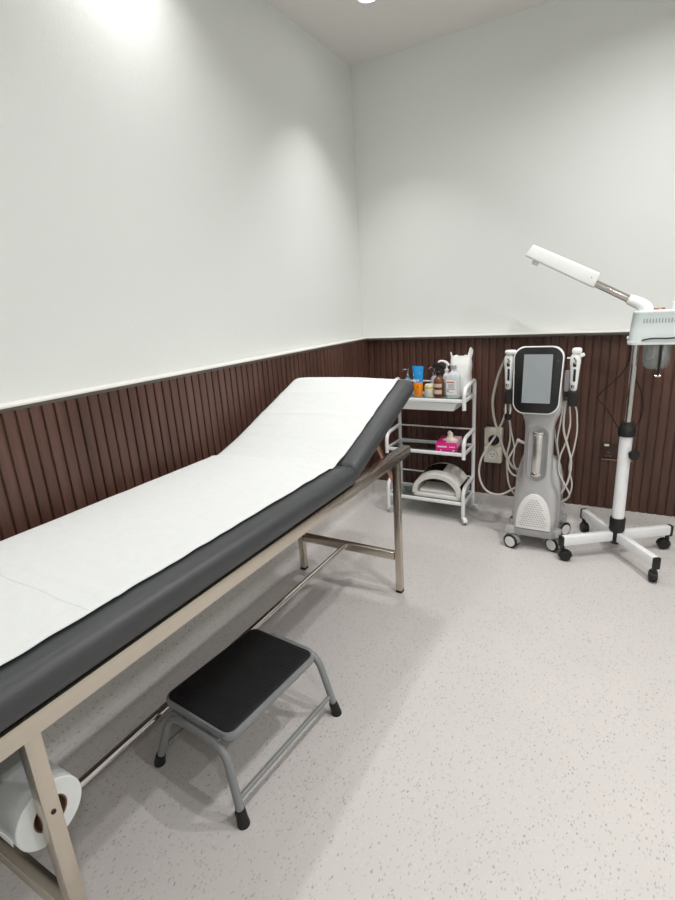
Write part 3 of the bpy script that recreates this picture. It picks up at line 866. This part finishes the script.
for v in b.verts:
    d = v.co - Vector((x, y, SM + 0.05)); n_ = noise.noise(d * 55)
    if d.z > 0.006: v.co += Vector((0.016 * n_, 0.010 * noise.noise(d * 40 + Vector((5, 1, 2))), 0.004 * n_))
obj('tissue', b, 'tissue', t)

# light therapy arch on the bottom shelf
SB = 0.132 + 0.0068
t = thing('light_therapy_arch', 'white arched light therapy lamp on the bottom trolley shelf', 'beauty lamp', (-1.01, 3.07, SB))
AXx, AY0, AY1 = -1.008, 2.964, 3.166
b = bm_new()
def arch_section(y, dx, ro_w, ro_h, th):
    out, inn = [], []
    for k in range(19):
        a = PI * k / 18
        out.append((AXx + dx - ro_w * math.cos(a), y, SB + 0.028 + ro_h * math.sin(a) ** 0.9))
        inn.append((AXx + dx - (ro_w - th) * math.cos(a), y, SB + 0.028 + (ro_h - th) * math.sin(a) ** 0.9))
    return out + inn[::-1]
secs = [arch_section(AY0, 0, 0.164, 0.140, 0.028), arch_section(AY0 + 0.006, 0, 0.168, 0.144, 0.032), arch_section(AY0 + 0.10, 0.0, 0.169, 0.154, 0.034), arch_section(AY1 - 0.006, 0.0, 0.170, 0.164, 0.034), arch_section(AY1, 0.0, 0.164, 0.158, 0.030)]
loft(b, secs); obj('arch_shell', b, 'warm_white', t, 45)
b = bm_new(); slab(b, [(AXx + u, (AY0 + AY1) / 2 + v) for u, v in rrect(0.334, AY1 - AY0 - 0.004, 0.03, 6)], SB + 0.0005, SB + 0.030, 0.008); obj('base_plate', b, 'warm_white', t)
b = bm_new(); slab(b, [(AXx + 0.01 + u, (AY0 + AY1) / 2 + v) for u, v in rrect(0.27, AY1 - AY0 - 0.03, 0.02, 6)], SB + 0.0305, SB + 0.052, 0.008); obj('inner_pad', b, 'pad', t)
b = bm_new()
A = []
for k in range(9):
    a = PI * (0.27 + 0.28 * k / 8)
    row = []
    for yy, rh in ((AY0 + 0.065, 0.1505), (AY1 - 0.030, 0.1615)):
        for dr in (-0.004, 0.003): row.append(b.verts.new((AXx - (0.168 + dr) * math.cos(a), yy, SB + 0.028 + (rh + dr) * math.sin(a) ** 0.9)))
    A.append(row)
for P, Q in zip(A, A[1:]):
    for i, j in ((0, 1), (1, 3), (3, 2), (2, 0)): b.faces.new((P[i], P[j], Q[j], Q[i]))
b.faces.new((A[0][0], A[0][1], A[0][3], A[0][2])); b.faces.new((A[-1][0], A[-1][2], A[-1][3], A[-1][1]))
obj('control_panel', b, 'panel_black', t)
b = bm_new(); A = []
for k in range(6):
    a = PI * (0.86 + 0.10 * k / 5)
    row = []
    for yy, rw, rh in ((AY0 + 0.02, 0.168, 0.146), (AY1 - 0.02, 0.170, 0.162)):
        for dr in (-0.004, 0.003): row.append(b.verts.new((AXx - (rw + dr) * math.cos(a), yy, SB + 0.028 + (rh + dr) * math.sin(a) ** 0.9)))
    A.append(row)
for P, Q in zip(A, A[1:]):
    for i, j in ((0, 1), (1, 3), (3, 2), (2, 0)): b.faces.new((P[i], P[j], Q[j], Q[i]))
b.faces.new((A[0][0], A[0][1], A[0][3], A[0][2])); b.faces.new((A[-1][0], A[-1][2], A[-1][3], A[-1][1]))
obj('side_strip', b, 'panel_black', t)

# ------------------------------------------------------------------ facial machine
DX, DY = -0.372, 2.86
t = machine = thing('facial_machine', 'silver upright facial machine with a grey touchscreen on wheels', 'beauty machine', (DX, DY, 0))
# body: front outline widths by height, lofted; leans back slightly
def mring(z, w, yf, yb, rc):
    o = rrect(w, yb - yf, min(rc, w * 0.45, (yb - yf) * 0.45), 5)
    return [(DX + u, (yf + yb) / 2 + v, z) for u, v in o]
b = bm_new()
loft(b, [mring(0.122, 0.220, 2.745, 2.985, 0.03), mring(0.130, 0.226, 2.742, 2.99, 0.03), mring(0.20, 0.232, 2.745, 2.99, 0.035), mring(0.29, 0.230, 2.752, 2.985, 0.04),
         mring(0.325, 0.224, 2.755, 2.975, 0.04), mring(0.352, 0.208, 2.759, 2.945, 0.04), mring(0.378, 0.184, 2.763, 2.92, 0.04), mring(0.405, 0.165, 2.768, 2.88, 0.035), mring(0.44, 0.155, 2.772, 2.86, 0.03), mring(0.60, 0.147, 2.782, 2.86, 0.03),
         mring(0.70, 0.147, 2.788, 2.865, 0.03), mring(0.735, 0.158, 2.790, 2.868, 0.03), mring(0.765, 0.182, 2.792, 2.86, 0.03), mring(0.79, 0.205, 2.792, 2.848, 0.025), mring(0.83, 0.215, 2.795, 2.842, 0.02), mring(0.90, 0.20, 2.797, 2.84, 0.02), mring(1.02, 0.18, 2.797, 2.835, 0.02), mring(1.06, 0.15, 2.80, 2.832, 0.015), mring(1.08, 0.12, 2.805, 2.83, 0.01)])
obj('body', b, 'silver_pl', t, 50)
b = bm_new()
loft(b, [mring(0.130, 0.246, 2.83, 3.03, 0.03), mring(0.30, 0.246, 2.83, 3.03, 0.03), mring(0.40, 0.236, 2.84, 3.01, 0.03), mring(0.46, 0.214, 2.85, 2.98, 0.03), mring(0.51, 0.186, 2.858, 2.94, 0.03), mring(0.53, 0.15, 2.86, 2.90, 0.015)])
obj('rear_housing', b, 'silver_pl', t, 50)
# base bumper
b = bm_new(); slab(b, [(DX + u, 2.875 + v) for u, v in rrect(0.244, 0.28, 0.03, 6)], 0.086, 0.128, 0.006); obj('base_plate', b, 'silver_dk', t)
# pearl grille cover on the front
def front_y(z): return 2.742 + (z - 0.128) * 0.06
b = bm_new()
def gcover(s, dy):
    pts = []
    for k in range(25):
        a = PI * k / 24
        u = 0.092 * math.cos(a); v = 0.132 + 0.205 * math.sin(a) ** 0.8
        pts.append((DX + u * s, front_y(v) + dy, 0.132 + (v - 0.132) * (1 - (1 - s) * 0.6) + (1 - s) * 0.02))
    return pts
loft(b, [gcover(1.0, 0.004), gcover(1.0, -0.004), gcover(0.96, -0.0065)]); gc = obj('grille_cover', b, 'pearl', t, 40)
b = bm_new()
for r_ in range(13):
    z = 0.152 + r_ * 0.0125
    hw = 0.074 * (1 - ((z - 0.132) / 0.20) ** 1.6) ** 0.8 if z < 0.33 else 0
    n = int(hw / 0.0075)
    for k in range(-n, n + 1):
        if (k + r_) % 2: continue
        box(b, (DX + k * 0.0075, front_y(z) - 0.0066, z), (0.010, 0.0016, 0.0034), 0, 1, Matrix.Rotation(0.5, 3, 'Y'))
obj('vent_slots', b, 'silver_dk', gc)
# rounded handle recess
b = bm_new()
ro_ = rrect(0.104, 0.305, 0.0515, 8); ri_ = rrect(0.086, 0.287, 0.0425, 8)
cz = 0.562
fy2 = lambda z: 2.782 + (z - 0.60) * 0.06
def cap_ring(o, dy): return [(DX + u, fy2(cz + v) + dy, cz + v) for u, v in o]
loft(b, [cap_ring(ro_, 0.004), cap_ring(ro_, -0.003), cap_ring(rrect(0.100, 0.301, 0.0495, 8), -0.0055), cap_ring(ri_, -0.0045), cap_ring(rrect(0.076, 0.277, 0.0375, 8), -0.0008)]); hr = obj('tube_window', b, 'silver_dk', t, 50)
b = bm_new(); lathe(b, [(0.0, -0.105), (0.026, -0.105), (0.028, -0.102), (0.028, 0.102), (0.026, 0.105), (0.0, 0.105)], (DX, 2.788, cz), 24)
for v in b.verts: v.co.y += (v.co.z - cz) * 0.06
obj('glass_tube', b, 'tube_silver', hr)
for z in (cz - 0.115, cz + 0.112):
    b = bm_new(); lathe(b, [(0.0, -0.010), (0.030, -0.010), (0.034, -0.004), (0.034, 0.004), (0.030, 0.010), (0.0, 0.010)], (DX, 2.793 + (z - cz) * 0.06, z), 20)
    obj('tube_end', b, 'chrome', hr)
# screen head
TIL = math.radians(6)
hc = Vector((DX - 0.019, 2.772, 0.963))
hu = Vector((1, 0, 0)); hv = Vector((0, math.sin(TIL), math.cos(TIL))); hn = Vector((0, -math.cos(TIL), math.sin(TIL)))
def hp(u, v, d): return hc + hu * u + hv * v + hn * d
def head_outline(w0, w1, h, r, n=8):
    """rounded shape, width w0 at the foot and w1 at the top"""
    pts = rrect(1, 1, r, n)
    return [(u * (w0 + (w1 - w0) * (v + 0.5)), v * h) for u, v in pts]
def bulge(o, k=0.03): return [(u * (1 + k * (1 - (v / 0.18) ** 2)), v) for u, v in o]
O = lambda ins: bulge([(u * (0.93 + 0.09 * (v + 0.176) / 0.352), v) for u, v in rrect(0.241 - 2 * ins, 0.352 - 2 * ins, 0.056, 8)])
b = bm_new(); loft(b, [[hp(u, v, d) for u, v in O(i)] for i, d in ((0.02, -0.030), (0.003, -0.016), (0.0, -0.004), (0.0, 0.004), (0.002, 0.007))]); hd = obj('screen_head', b, 'white_pl', t, 50)
b = bm_new(); loft(b, [[hp(u, v, d) for u, v in O(i)] for i, d in ((0.006, 0.004), (0.006, 0.0085), (0.0075, 0.0095))]); bz = obj('bezel', b, 'bezel', hd, 50)
b = bm_new(); loft(b, [[hp(u, v + 0.008, d) for u, v in rrect(0.140, 0.252, 0.003, 2)] for d in (0.008, 0.0102)]); obj('display', b, 'screen', hd)
b = bm_new(); lathe(b, [(0.0, -0.001), (0.002, -0.001), (0.002, 0.001), (0.0, 0.001)], hp(0.095, 0.10, 0.0098), 10, 'y'); obj('indicator', b, 'red_print', hd)
# side holders for the hand pieces
for s, xx in ((-1, -0.536), (1, -0.217)):
    b = bm_new()
    box(b, (xx, 2.80, 0.868), (0.044, 0.046, 0.078), 0.008)
    box(b, (xx - s * 0.026, 2.815, 0.885), (0.03, 0.02, 0.024), 0.004)
    obj('holder', b, 'black_pl', t)
    b = bm_new(); box(b, (xx - s * 0.034, 2.825, 0.955), (0.030, 0.026, 0.110), 0.008); obj('holder_arm', b, 'silver_dk', t)
# nozzle fitting on the neck's edge
b = bm_new(); tube(b, [(-0.440, 2.83, 0.600), (-0.486, 2.845, 0.612)], 0.008, 10); tube(b, [(-0.478, 2.842, 0.610), (-0.490, 2.846, 0.613)], 0.011, 10); obj('hose_port', b, 'cable', t)
# brackets with casters
def corner_bracket(x, y, sx):
    b = bm_new(); box(b, (x, y, 0.113), (0.050, 0.050, 0.042), 0.006); br = obj('caster_bracket', b, 'silver_pl', t); return br
for x, y, a in ((-0.492, 2.748, 0.9), (-0.252, 2.778, 0.9), (-0.500, 2.985, 2.4), (-0.246, 3.005, 1.2)):
    corner_bracket(x, y, 0)
for x, y, a in ((-0.492, 2.748, -0.35), (-0.252, 2.778, 2.6), (-0.500, 2.985, 2.2), (-0.246, 3.005, 0.9)):
    caster_at(x, y, a, 'black_rub', 'silver_dk', R=0.041, wtop=0.090, parent=t, gap=0.010, thick=0.018, off=0.012, hubm='pearl')
for x in (-0.488, -0.250):
    b = bm_new(); box(b, (x, 2.95, 0.200), (0.038, 0.06, 0.036), 0.008); tube(b, [(x, 2.95, 0.125), (x, 2.95, 0.185)], 0.012, 10); obj('push_handle', b, 'silver_pl', t)

def hand_piece(x, y, z0, label, mirror, disc):
    t = thing('hand_piece', label, 'hand piece', (x, y, z0))
    b = bm_new()
    lathe(b, [(0.0, 0.0), (0.011, 0.0), (0.016, 0.010), (0.018, 0.040), (0.0215, 0.10), (0.0255, 0.145), (0.0255, 0.170), (0.017, 0.187), (0.0, 0.189)], (x, y, z0), 18, sy=0.75)
    bd = obj('handle_body', b, 'white_pl', t)
    b = bm_new()
    box(b, (x + 0.001, y - 0.0145, z0 + 0.082), (0.012, 0.007, 0.064), 0.003); box(b, (x - 0.001, y - 0.0175, z0 + 0.136), (0.016, 0.006, 0.022), 0.003)
    obj('grip_insert', b, 'black_pl', bd)
    b = bm_new(); tube(b, [(x, y - 0.0210, z0 + 0.140), (x + 0.006, y - 0.0215, z0 + 0.155), (x - 0.005, y - 0.0200, z0 + 0.172)], 0.0045, 8); obj('metal_hook', b, 'chrome', bd)
    b = bm_new(); tube(b, [(x - 0.004, y - 0.0165, z0 + 0.018), (x - 0.004, y - 0.017, z0 + 0.034)], 0.0075, 8); obj('metal_stud', b, 'chrome', bd)
    if disc:
        b = bm_new(); lathe(b, [(0.0, 0.1895), (0.020, 0.1895), (0.029, 0.195), (0.030, 0.205), (0.024, 0.210), (0.0, 0.2105)], (x + 0.006, y, z0), 20); obj('treatment_tip', b, 'white_pl', t)
    else:
        b = bm_new(); box(b, (x + 0.004, y, z0 + 0.202), (0.046, 0.036, 0.034), 0.012, 3); box(b, (x + 0.026, y - 0.004, z0 + 0.180), (0.032, 0.018, 0.018), 0.005, 2, Matrix.Rotation(-0.5, 3, 'Y')); box(b, (x - 0.030, y - 0.002, z0 + 0.168), (0.020, 0.008, 0.007), 0.002)
        obj('treatment_tip', b, 'white_pl', t)
    return t
def cable(pts, r, m, parent, name='cable'):
    b = bm_new(); tube(b, smooth_path(pts, 6), r, 8); return obj(name, b, m, parent)
h1 = hand_piece(-0.540, 2.800, 0.908, 'hand piece with a flat round tip held on the socket side of the machine', -1, True)
cable([(-0.552, 2.815, 1.095), (-0.572, 2.850, 1.062), (-0.600, 2.860, 1.000), (-0.615, 2.860, 0.948), (-0.634, 2.860, 0.845), (-0.632, 2.860, 0.776), (-0.619, 2.860, 0.707), (-0.595, 2.860, 0.637), (-0.570, 2.860, 0.556), (-0.540, 2.862, 0.486), (-0.510, 2.87, 0.441), (-0.471, 2.88, 0.425)], 0.0075, 'grey_cable', h1)
h2 = hand_piece(-0.218, 2.800, 0.908, 'hand piece with an angled tip held on the steamer side of the machine', 1, False)
for pts, r in (([(-0.253, 2.840, 0.847), (-0.258, 2.840, 0.744), (-0.252, 2.840, 0.676), (-0.228, 2.840, 0.597), (-0.207, 2.840, 0.508), (-0.216, 2.850, 0.406), (-0.242, 2.865, 0.330), (-0.262, 2.88, 0.299)], 0.0055),
               ([(-0.232, 2.810, 0.845), (-0.232, 2.850, 0.800), (-0.226, 2.850, 0.716), (-0.242, 2.850, 0.615), (-0.265, 2.850, 0.534), (-0.265, 2.850, 0.447), (-0.233, 2.850, 0.381), (-0.206, 2.87, 0.308), (-0.245, 2.9, 0.26)], 0.0045),
               ([(-0.211, 2.81, 0.844), (-0.201, 2.850, 0.800), (-0.196, 2.860, 0.762), (-0.191, 2.860, 0.675), (-0.201, 2.860, 0.577), (-0.217, 2.870, 0.473), (-0.197, 2.875, 0.370), (-0.216, 2.885, 0.285), (-0.25, 2.9, 0.25)], 0.0042),
               ([(-0.307, 2.868, 0.712), (-0.295, 2.880, 0.620), (-0.278, 2.885, 0.530), (-0.257, 2.90, 0.420), (-0.242, 2.90, 0.350), (-0.25, 2.905, 0.32)], 0.0042),
               ([(-0.262, 2.84, 0.845), (-0.272, 2.845, 0.74), (-0.284, 2.85, 0.62), (-0.272, 2.87, 0.52), (-0.29, 2.885, 0.45)], 0.0042)):
    cable(pts, r, 'cable', h2)
# second hand piece hanging under the socket-side holder
t = thing('hand_piece', 'small silver hand piece hanging upside down under the socket side holder', 'hand piece', (-0.540, 2.80, 0.72))
b = bm_new(); lathe(b, [(0.0, 0.0), (0.016, 0.0), (0.019, 0.006), (0.019, 0.030), (0.014, 0.040), (0.0, 0.042)], (-0.540, 2.815, 0.735), 16); obj('plug', b, 'black_pl', t)
b = bm_new()
for dx in (-0.012, 0.010): tube(b, [(-0.540 + dx, 2.81, 0.770), (-0.540 + dx * 1.2, 2.805, 0.800), (-0.540 + dx, 2.805, 0.836)], lambda q: 0.0075 + 0.003 * math.sin(q * PI), 10)
obj('metal_tip', b, 'chrome', t)
cable([(-0.556, 2.83, 0.800), (-0.563, 2.870, 0.785), (-0.573, 2.900, 0.741), (-0.599, 2.900, 0.669), (-0.631, 2.900, 0.600), (-0.670, 2.900, 0.536), (-0.704, 2.900, 0.458), (-0.714, 2.900, 0.380), (-0.701, 2.900, 0.317), (-0.670, 2.900, 0.269), (-0.622, 2.900, 0.250), (-0.569, 2.905, 0.257), (-0.495, 2.93, 0.304)], 0.0062, 'cable', t)
cable([(-0.540, 2.83, 0.740), (-0.540, 2.880, 0.690), (-0.536, 2.880, 0.601), (-0.550, 2.880, 0.510), (-0.547, 2.880, 0.418), (-0.533, 2.885, 0.326), (-0.496, 2.90, 0.250)], 0.0048, 'cable', t)
cable([(-0.534, 2.83, 0.742), (-0.528, 2.86, 0.66), (-0.508, 2.868, 0.560), (-0.512, 2.872, 0.48), (-0.49, 2.88, 0.41)], 0.0042, 'cable', t)
cable([(-0.488, 2.846, 0.613), (-0.509, 2.860, 0.555), (-0.535, 2.860, 0.499), (-0.538, 2.860, 0.444), (-0.509, 2.865, 0.398), (-0.468, 2.88, 0.390)], 0.0052, 'cable', machine)

# ------------------------------------------------------------------ facial steamer on its stand
PXX, PYY = 0.038, 2.868
t = steamer = thing('facial_steamer', 'white facial steamer with a long arm on a four legged castor stand', 'facial steamer', (PXX, PYY, 0))
for i, deg in enumerate((35, 125, 215, 305)):
    a = math.radians(deg); d = Vector((math.cos(a), math.sin(a), 0)); Lg = 0.305
    rot = Matrix.Rotation(a, 3, 'Z'); c0 = Vector((PXX, PYY, 0.114))
    b = bm_new(); box(b, c0 + d * (0.028 + (Lg - 0.028) / 2), (Lg - 0.028, 0.034, 0.052), 0.005, 2, rot); lg = obj('leg', b, 'white_metal', t)
    b = bm_new(); box(b, c0 + d * (Lg + 0.005) + Vector((0, 0, -0.004)), (0.018, 0.035, 0.062), 0.005, 2, rot); obj('end_cap', b, 'black_pl', lg)
    e = c0 + d * (Lg - 0.004)
    caster_at(e.x, e.y, (a + (2.9, 3.0, 2.5, 2.6)[i]), 'black_pl', 'black_pl', R=0.029, wtop=0.090, parent=t, gap=0.006, thick=0.016, off=0.016)
b = bm_new(); lathe(b, [(0.0, 0.070), (0.026, 0.070), (0.028, 0.074), (0.030, 0.140), (0.038, 0.150), (0.038, 0.215), (0.035, 0.220), (0.0, 0.220)], (PXX, PYY, 0), 24); obj('hub', b, 'black_pl', t)
b = bm_new(); lathe(b, [(0.0, 0.20), (0.030, 0.20), (0.030, 0.685), (0.0, 0.685)], (PXX, PYY, 0), 24); obj('lower_pole', b, 'white_metal', t)
b = bm_new(); lathe(b, [(0.0, 0.672), (0.038, 0.672), (0.040, 0.678), (0.040, 0.715), (0.033, 0.725), (0.030, 0.745), (0.0, 0.745)], (PXX, PYY, 0), 24); obj('collar', b, 'black_pl', t)
b = bm_new(); lathe(b, [(0.0, 0.70), (0.0175, 0.70), (0.0175, 1.14), (0.0, 1.14)], (PXX, PYY, 0), 20); obj('upper_pole', b, 'chrome', t)
b = bm_new(); lathe(b, [(0.0, -0.03), (0.010, -0.03), (0.010, 0.006), (0.026, 0.008), (0.028, 0.014), (0.026, 0.026), (0.0, 0.027)], (0, 0, 0), 12, 'x')
for v in b.verts: v.co = Matrix.Rotation(-0.9, 3, 'Z') @ v.co + Vector((PXX + 0.032, PYY - 0.03, 0.585))
obj('height_knob', b, 'black_pl', t)
# main unit
HX0, HX1, HY0, HY1 = 0.006, 0.340, 2.790, 2.930
def hring(z, ins, r=0.035):
    o = rrect(HX1 - HX0 - 2 * ins, HY1 - HY0 - 2 * ins, r, 6)
    return [((HX0 + HX1) / 2 + u, (HY0 + HY1) / 2 + v, z) for u, v in o]
b = bm_new(); loft(b, [hring(1.150, 0.0), hring(1.20, 0.001), hring(1.278, 0.007), hring(1.280, 0.006), hring(1.290, 0.007), hring(1.293, 0.010), ]); hu_ = obj('head_unit', b, 'steam_white', t, 50)
b = bm_new()
for k in range(13):
    xx = HX0 + 0.055 + k * 0.0122
    box(b, (xx, HY0 + 0.0035, 1.246), (0.0045, 0.004, 0.022), 0.0015, 1)
obj('vent_slots', b, 'grey_print', hu_)
b = bm_new(); loft(b, [hring(1.137, 0.006), hring(1.137, -0.004), hring(1.1495, -0.006), hring(1.1495, 0.006)]); obj('bottom_flange', b, 'white_pl', t)
b = bm_new(); lathe(b, [(0.0, 0.0), (0.021, 0.0), (0.022, 0.004), (0.021, 0.030), (0.018, 0.033), (0.0, 0.033)], (0.185, 2.86, 1.2932), 20); obj('filler_cap', b, 'white_pl', t)
b = bm_new(); lathe(b, [(0.0, 0.0), (0.026, 0.0), (0.024, 0.007), (0.0, 0.008)], (0.118, 2.87, 1.2932), 20); obj('aroma_pad', b, 'copper', t)
b = bm_new(); lathe(b, [(0.0, 0.0), (0.005, -0.001), (0.005, 0.012), (0.0, 0.013)], (HX0 - 0.004, 2.83, 1.163), 10); obj('switch', b, 'white_pl', t)
# arm
b = bm_new()
tube(b, smooth_path([(0.066, 2.852, 1.286), (0.062, 2.852, 1.302), (0.040, 2.850, 1.322), (0.004, 2.848, 1.340), (-0.012, 2.847, 1.348)], 5), lambda q: 0.033 - 0.010 * q, 20); obj('arm_elbow', b, 'white_pl', t)
ad = Vector((-0.150 + 0.006, 0, 1.452 - 1.366)).normalized()
b = bm_new(); tube(b, [(0.000, 2.848, 1.342), (-0.165, 2.838, 1.434)], 0.0175, 16); obj('arm_tube', b, 'chrome', t)
b = bm_new()
a0, a1 = Vector((-0.152, 2.838, 1.441)), Vector((-0.462, 2.824, 1.607))
u_ = (a1 - a0).normalized(); w_ = Vector((0, 1, 0)); w_ = (w_ - u_ * w_.dot(u_)).normalized(); v_ = w_.cross(u_)
if v_.z < 0: v_ = -v_
LA = (a1 - a0).length
rings = []
for s, h, w, sh in ((0.0, 0.064, 0.088, 0), (0.004, 0.070, 0.094, 0), (LA * 0.5, 0.067, 0.094, 0), (LA - 0.004, 0.062, 0.090, 0), (LA, 0.058, 0.086, 0)):
    rings.append([a0 + u_ * (s + (0.010 * q / 0.06 if s > LA * 0.8 else -0.008 * q / 0.06 if s < 0.01 else 0) * -1) + w_ * p + v_ * q for p, q in rrect(w, h, 0.010, 4)])
loft(b, rings); ah = obj('arm_head', b, 'white_pl', t, 45)
b = bm_new(); c = a0 + u_ * (LA - 0.052) - v_ * 0.030
tube(b, [c, c - v_ * 0.018, c - v_ * 0.022], lambda q: 0.018 - 0.003 * q, 16); obj('steam_nozzle', b, 'white_pl', ah)
b = bm_new(); c = a0 + u_ * 0.028 - w_ * 0.0468 + v_ * 0.004
tube(b, [c, c - w_ * 0.0012], 0.003, 10); obj('side_screw', b, 'grey_print', ah)
# water jar
JX, JY = 0.128, 2.850
b = bm_new()
rings_p = [(0.060, 1.137), (0.060, 1.10), (0.059, 1.058), (0.054, 1.034), (0.042, 1.020), (0.0, 1.018)]
inner = [(0.0, 1.022), (0.040, 1.024), (0.051, 1.038), (0.056, 1.06), (0.057, 1.10), (0.057, 1.137)]
lathe(b, rings_p + inner, (JX, JY, 0), 28); jar = obj('water_jar', b, 'jarglass', t, 50)
b = bm_new(); tube(b, smooth_path([(JX - 0.012, JY - 0.01, 1.137), (JX - 0.012, JY - 0.01, 1.085), (JX - 0.022, JY - 0.01, 1.068), (JX - 0.038, JY - 0.008, 1.066)], 5), 0.0035, 8)
tube(b, [(JX + 0.026, JY - 0.01, 1.137), (JX + 0.026, JY - 0.01, 1.060)], 0.005, 8); tube(b, [(JX + 0.036, JY, 1.137), (JX + 0.036, JY, 1.075)], 0.004, 8); obj('heating_coil', b, 'chrome', jar)
b = bm_new(); tube(b, [(JX + 0.012, JY - 0.066, 1.137), (JX + 0.012, JY - 0.066, 0.995)], 0.006, 8); obj('drain_tube', b, 'black_pl', t)
b = bm_new(); tube(b, [(JX + 0.001, JY - 0.066, 0.992), (JX + 0.022, JY - 0.066, 0.992)], 0.006, 10); obj('drain_tap', b, 'chrome', t)
# mains leads
cable([(0.015, 2.92, 1.150), (0.018, 2.955, 1.11), (0.017, 2.960, 1.046), (-0.005, 2.960, 0.985), (-0.050, 2.960, 0.927), (-0.109, 2.960, 0.851), (-0.067, 2.960, 0.793), (-0.014, 2.955, 0.709), (0.020, 2.930, 0.668), (0.038, 2.925, 0.69)], 0.0035, 'black_cable', steamer, 'power_lead')
cable([(0.040, 2.915, 1.140), (0.034, 2.935, 1.087), (0.032, 2.950, 1.017), (0.056, 2.950, 0.946), (0.084, 2.950, 0.885), (0.099, 2.950, 0.813), (0.093, 2.950, 0.739), (0.066, 2.93, 0.700)], 0.0035, 'black_cable', steamer, 'power_lead')
b = bm_new(); tube(b, smooth_path([(0.060, HY0 - 0.005, 1.158), (0.10, HY0 - 0.008, 1.166), (0.17, HY0 - 0.008, 1.166), (0.25, HY0 - 0.008, 1.176), (0.33, HY0 - 0.004, 1.18)], 5), 0.0035, 8); obj('sensor_lead', b, 'black_cable', steamer)

# ------------------------------------------------------------------ wall sockets
t = thing('wall_socket', 'ivory double wall socket on the slatted wall behind the machine cables', 'wall socket', (-0.700, YP, 0.468))
b = bm_new()
box(b, (-0.700, YP - 0.024, 0.527), (0.112, 0.048, 0.117), 0.008, 3); box(b, (-0.700, YP - 0.024, 0.409), (0.112, 0.048, 0.117), 0.008, 3); bxo = obj('housing', b, 'socket', t)
b = bm_new(); lathe(b, [(0.040, 0.0), (0.041, -0.004), (0.036, -0.005), (0.033, 0.0)], (-0.700, YP - 0.0485, 0.409), 28, 'y'); obj('socket_ring', b, 'socket', t)
b = bm_new(); lathe(b, [(0.0, 0.0), (0.031, 0.0), (0.031, -0.002), (0.0, -0.002)], (-0.700, YP - 0.048, 0.409), 28, 'y'); sr = obj('socket_face', b, 'warm_white', t)
b = bm_new()
for dx, dz in ((-0.010, 0.004), (0.010, 0.004), (0, -0.012)): lathe(b, [(0.0, 0.0), (0.004, 0.0), (0.004, -0.001), (0.0, -0.001)], (-0.700 + dx, YP - 0.0502, 0.409 + dz), 10, 'y')
obj('pin_holes', b, 'black_pl', sr)
b = bm_new(); lathe(b, [(0.0, 0.0), (0.034, 0.0), (0.034, -0.012), (0.028, -0.02), (0.0, -0.022)], (-0.694, YP - 0.048, 0.508), 28, 'y'); obj('black_plug', b, 'black_rub', t)
t = thing('socket_plate', 'flat brown socket plate on the slatted wall behind the steamer pole', 'wall socket', (0.006, YP, 0.478))
b = bm_new(); box(b, (0.006, YP - 0.004, 0.480), (0.150, 0.010, 0.088), 0.002); obj('plate', b, 'brown_plate', t)
b = bm_new(); box(b, (0.006, YP - 0.010, 0.432), (0.160, 0.020, 0.007), 0.002); obj('lower_lip', b, 'copper', t)
b = bm_new(); box(b, (-0.052, YP - 0.0105, 0.517), (0.026, 0.004, 0.013), 0.001); obj('switch', b, 'white_pl', t)
b = bm_new()
for dx, dz in ((-0.05, 0.45), (-0.03, 0.451), (-0.04, 0.474)): box(b, (dx, YP - 0.0095, dz), (0.012, 0.002, 0.003))
obj('indicator', b, 'grey_print', t)

# ------------------------------------------------------------------ world, camera, view
w = bpy.data.worlds.new('world'); SC.world = w; w.use_nodes = True
w.node_tree.nodes['Background'].inputs[0].default_value = (0.9, 0.93, 1.0, 1); w.node_tree.nodes['Background'].inputs[1].default_value = 0.0
cam = bpy.data.cameras.new('camera'); co = bpy.data.objects.new('camera', cam); COL.objects.link(co)
R = ((0.8699880674430824, 0.4894089219968298, -0.059997246408078235), (0.0857791272207587, -0.2700507084164696, -0.9590174952611698), (-0.48555401742740795, 0.8291872659138368, -0.2769219641098202))
ax, ay, az = Vector(R[0]), -Vector(R[1]), -Vector(R[2])
mw = Matrix(((ax.x, ay.x, az.x, 0), (ax.y, ay.y, az.y, 0), (ax.z, ay.z, az.z, 1.4), (0, 0, 0, 1)))
co.matrix_world = mw
cam.sensor_fit = 'HORIZONTAL'; cam.sensor_width = 36.0; cam.lens = 499.67262890431675 / 675 * 36.0
cam.clip_start = 0.02
SC.camera = co
SC.view_settings.view_transform = 'Standard'; SC.view_settings.look = 'None'; SC.view_settings.gamma = 1.0
SC.view_settings.exposure = 0.10
SC.view_settings.use_curve_mapping = False
try:
    SC.cycles.max_bounces = 10; SC.cycles.diffuse_bounces = 6; SC.cycles.transparent_max_bounces = 16
    SC.cycles.use_denoising = True; SC.cycles.sample_clamp_indirect = 6.0
except Exception: pass
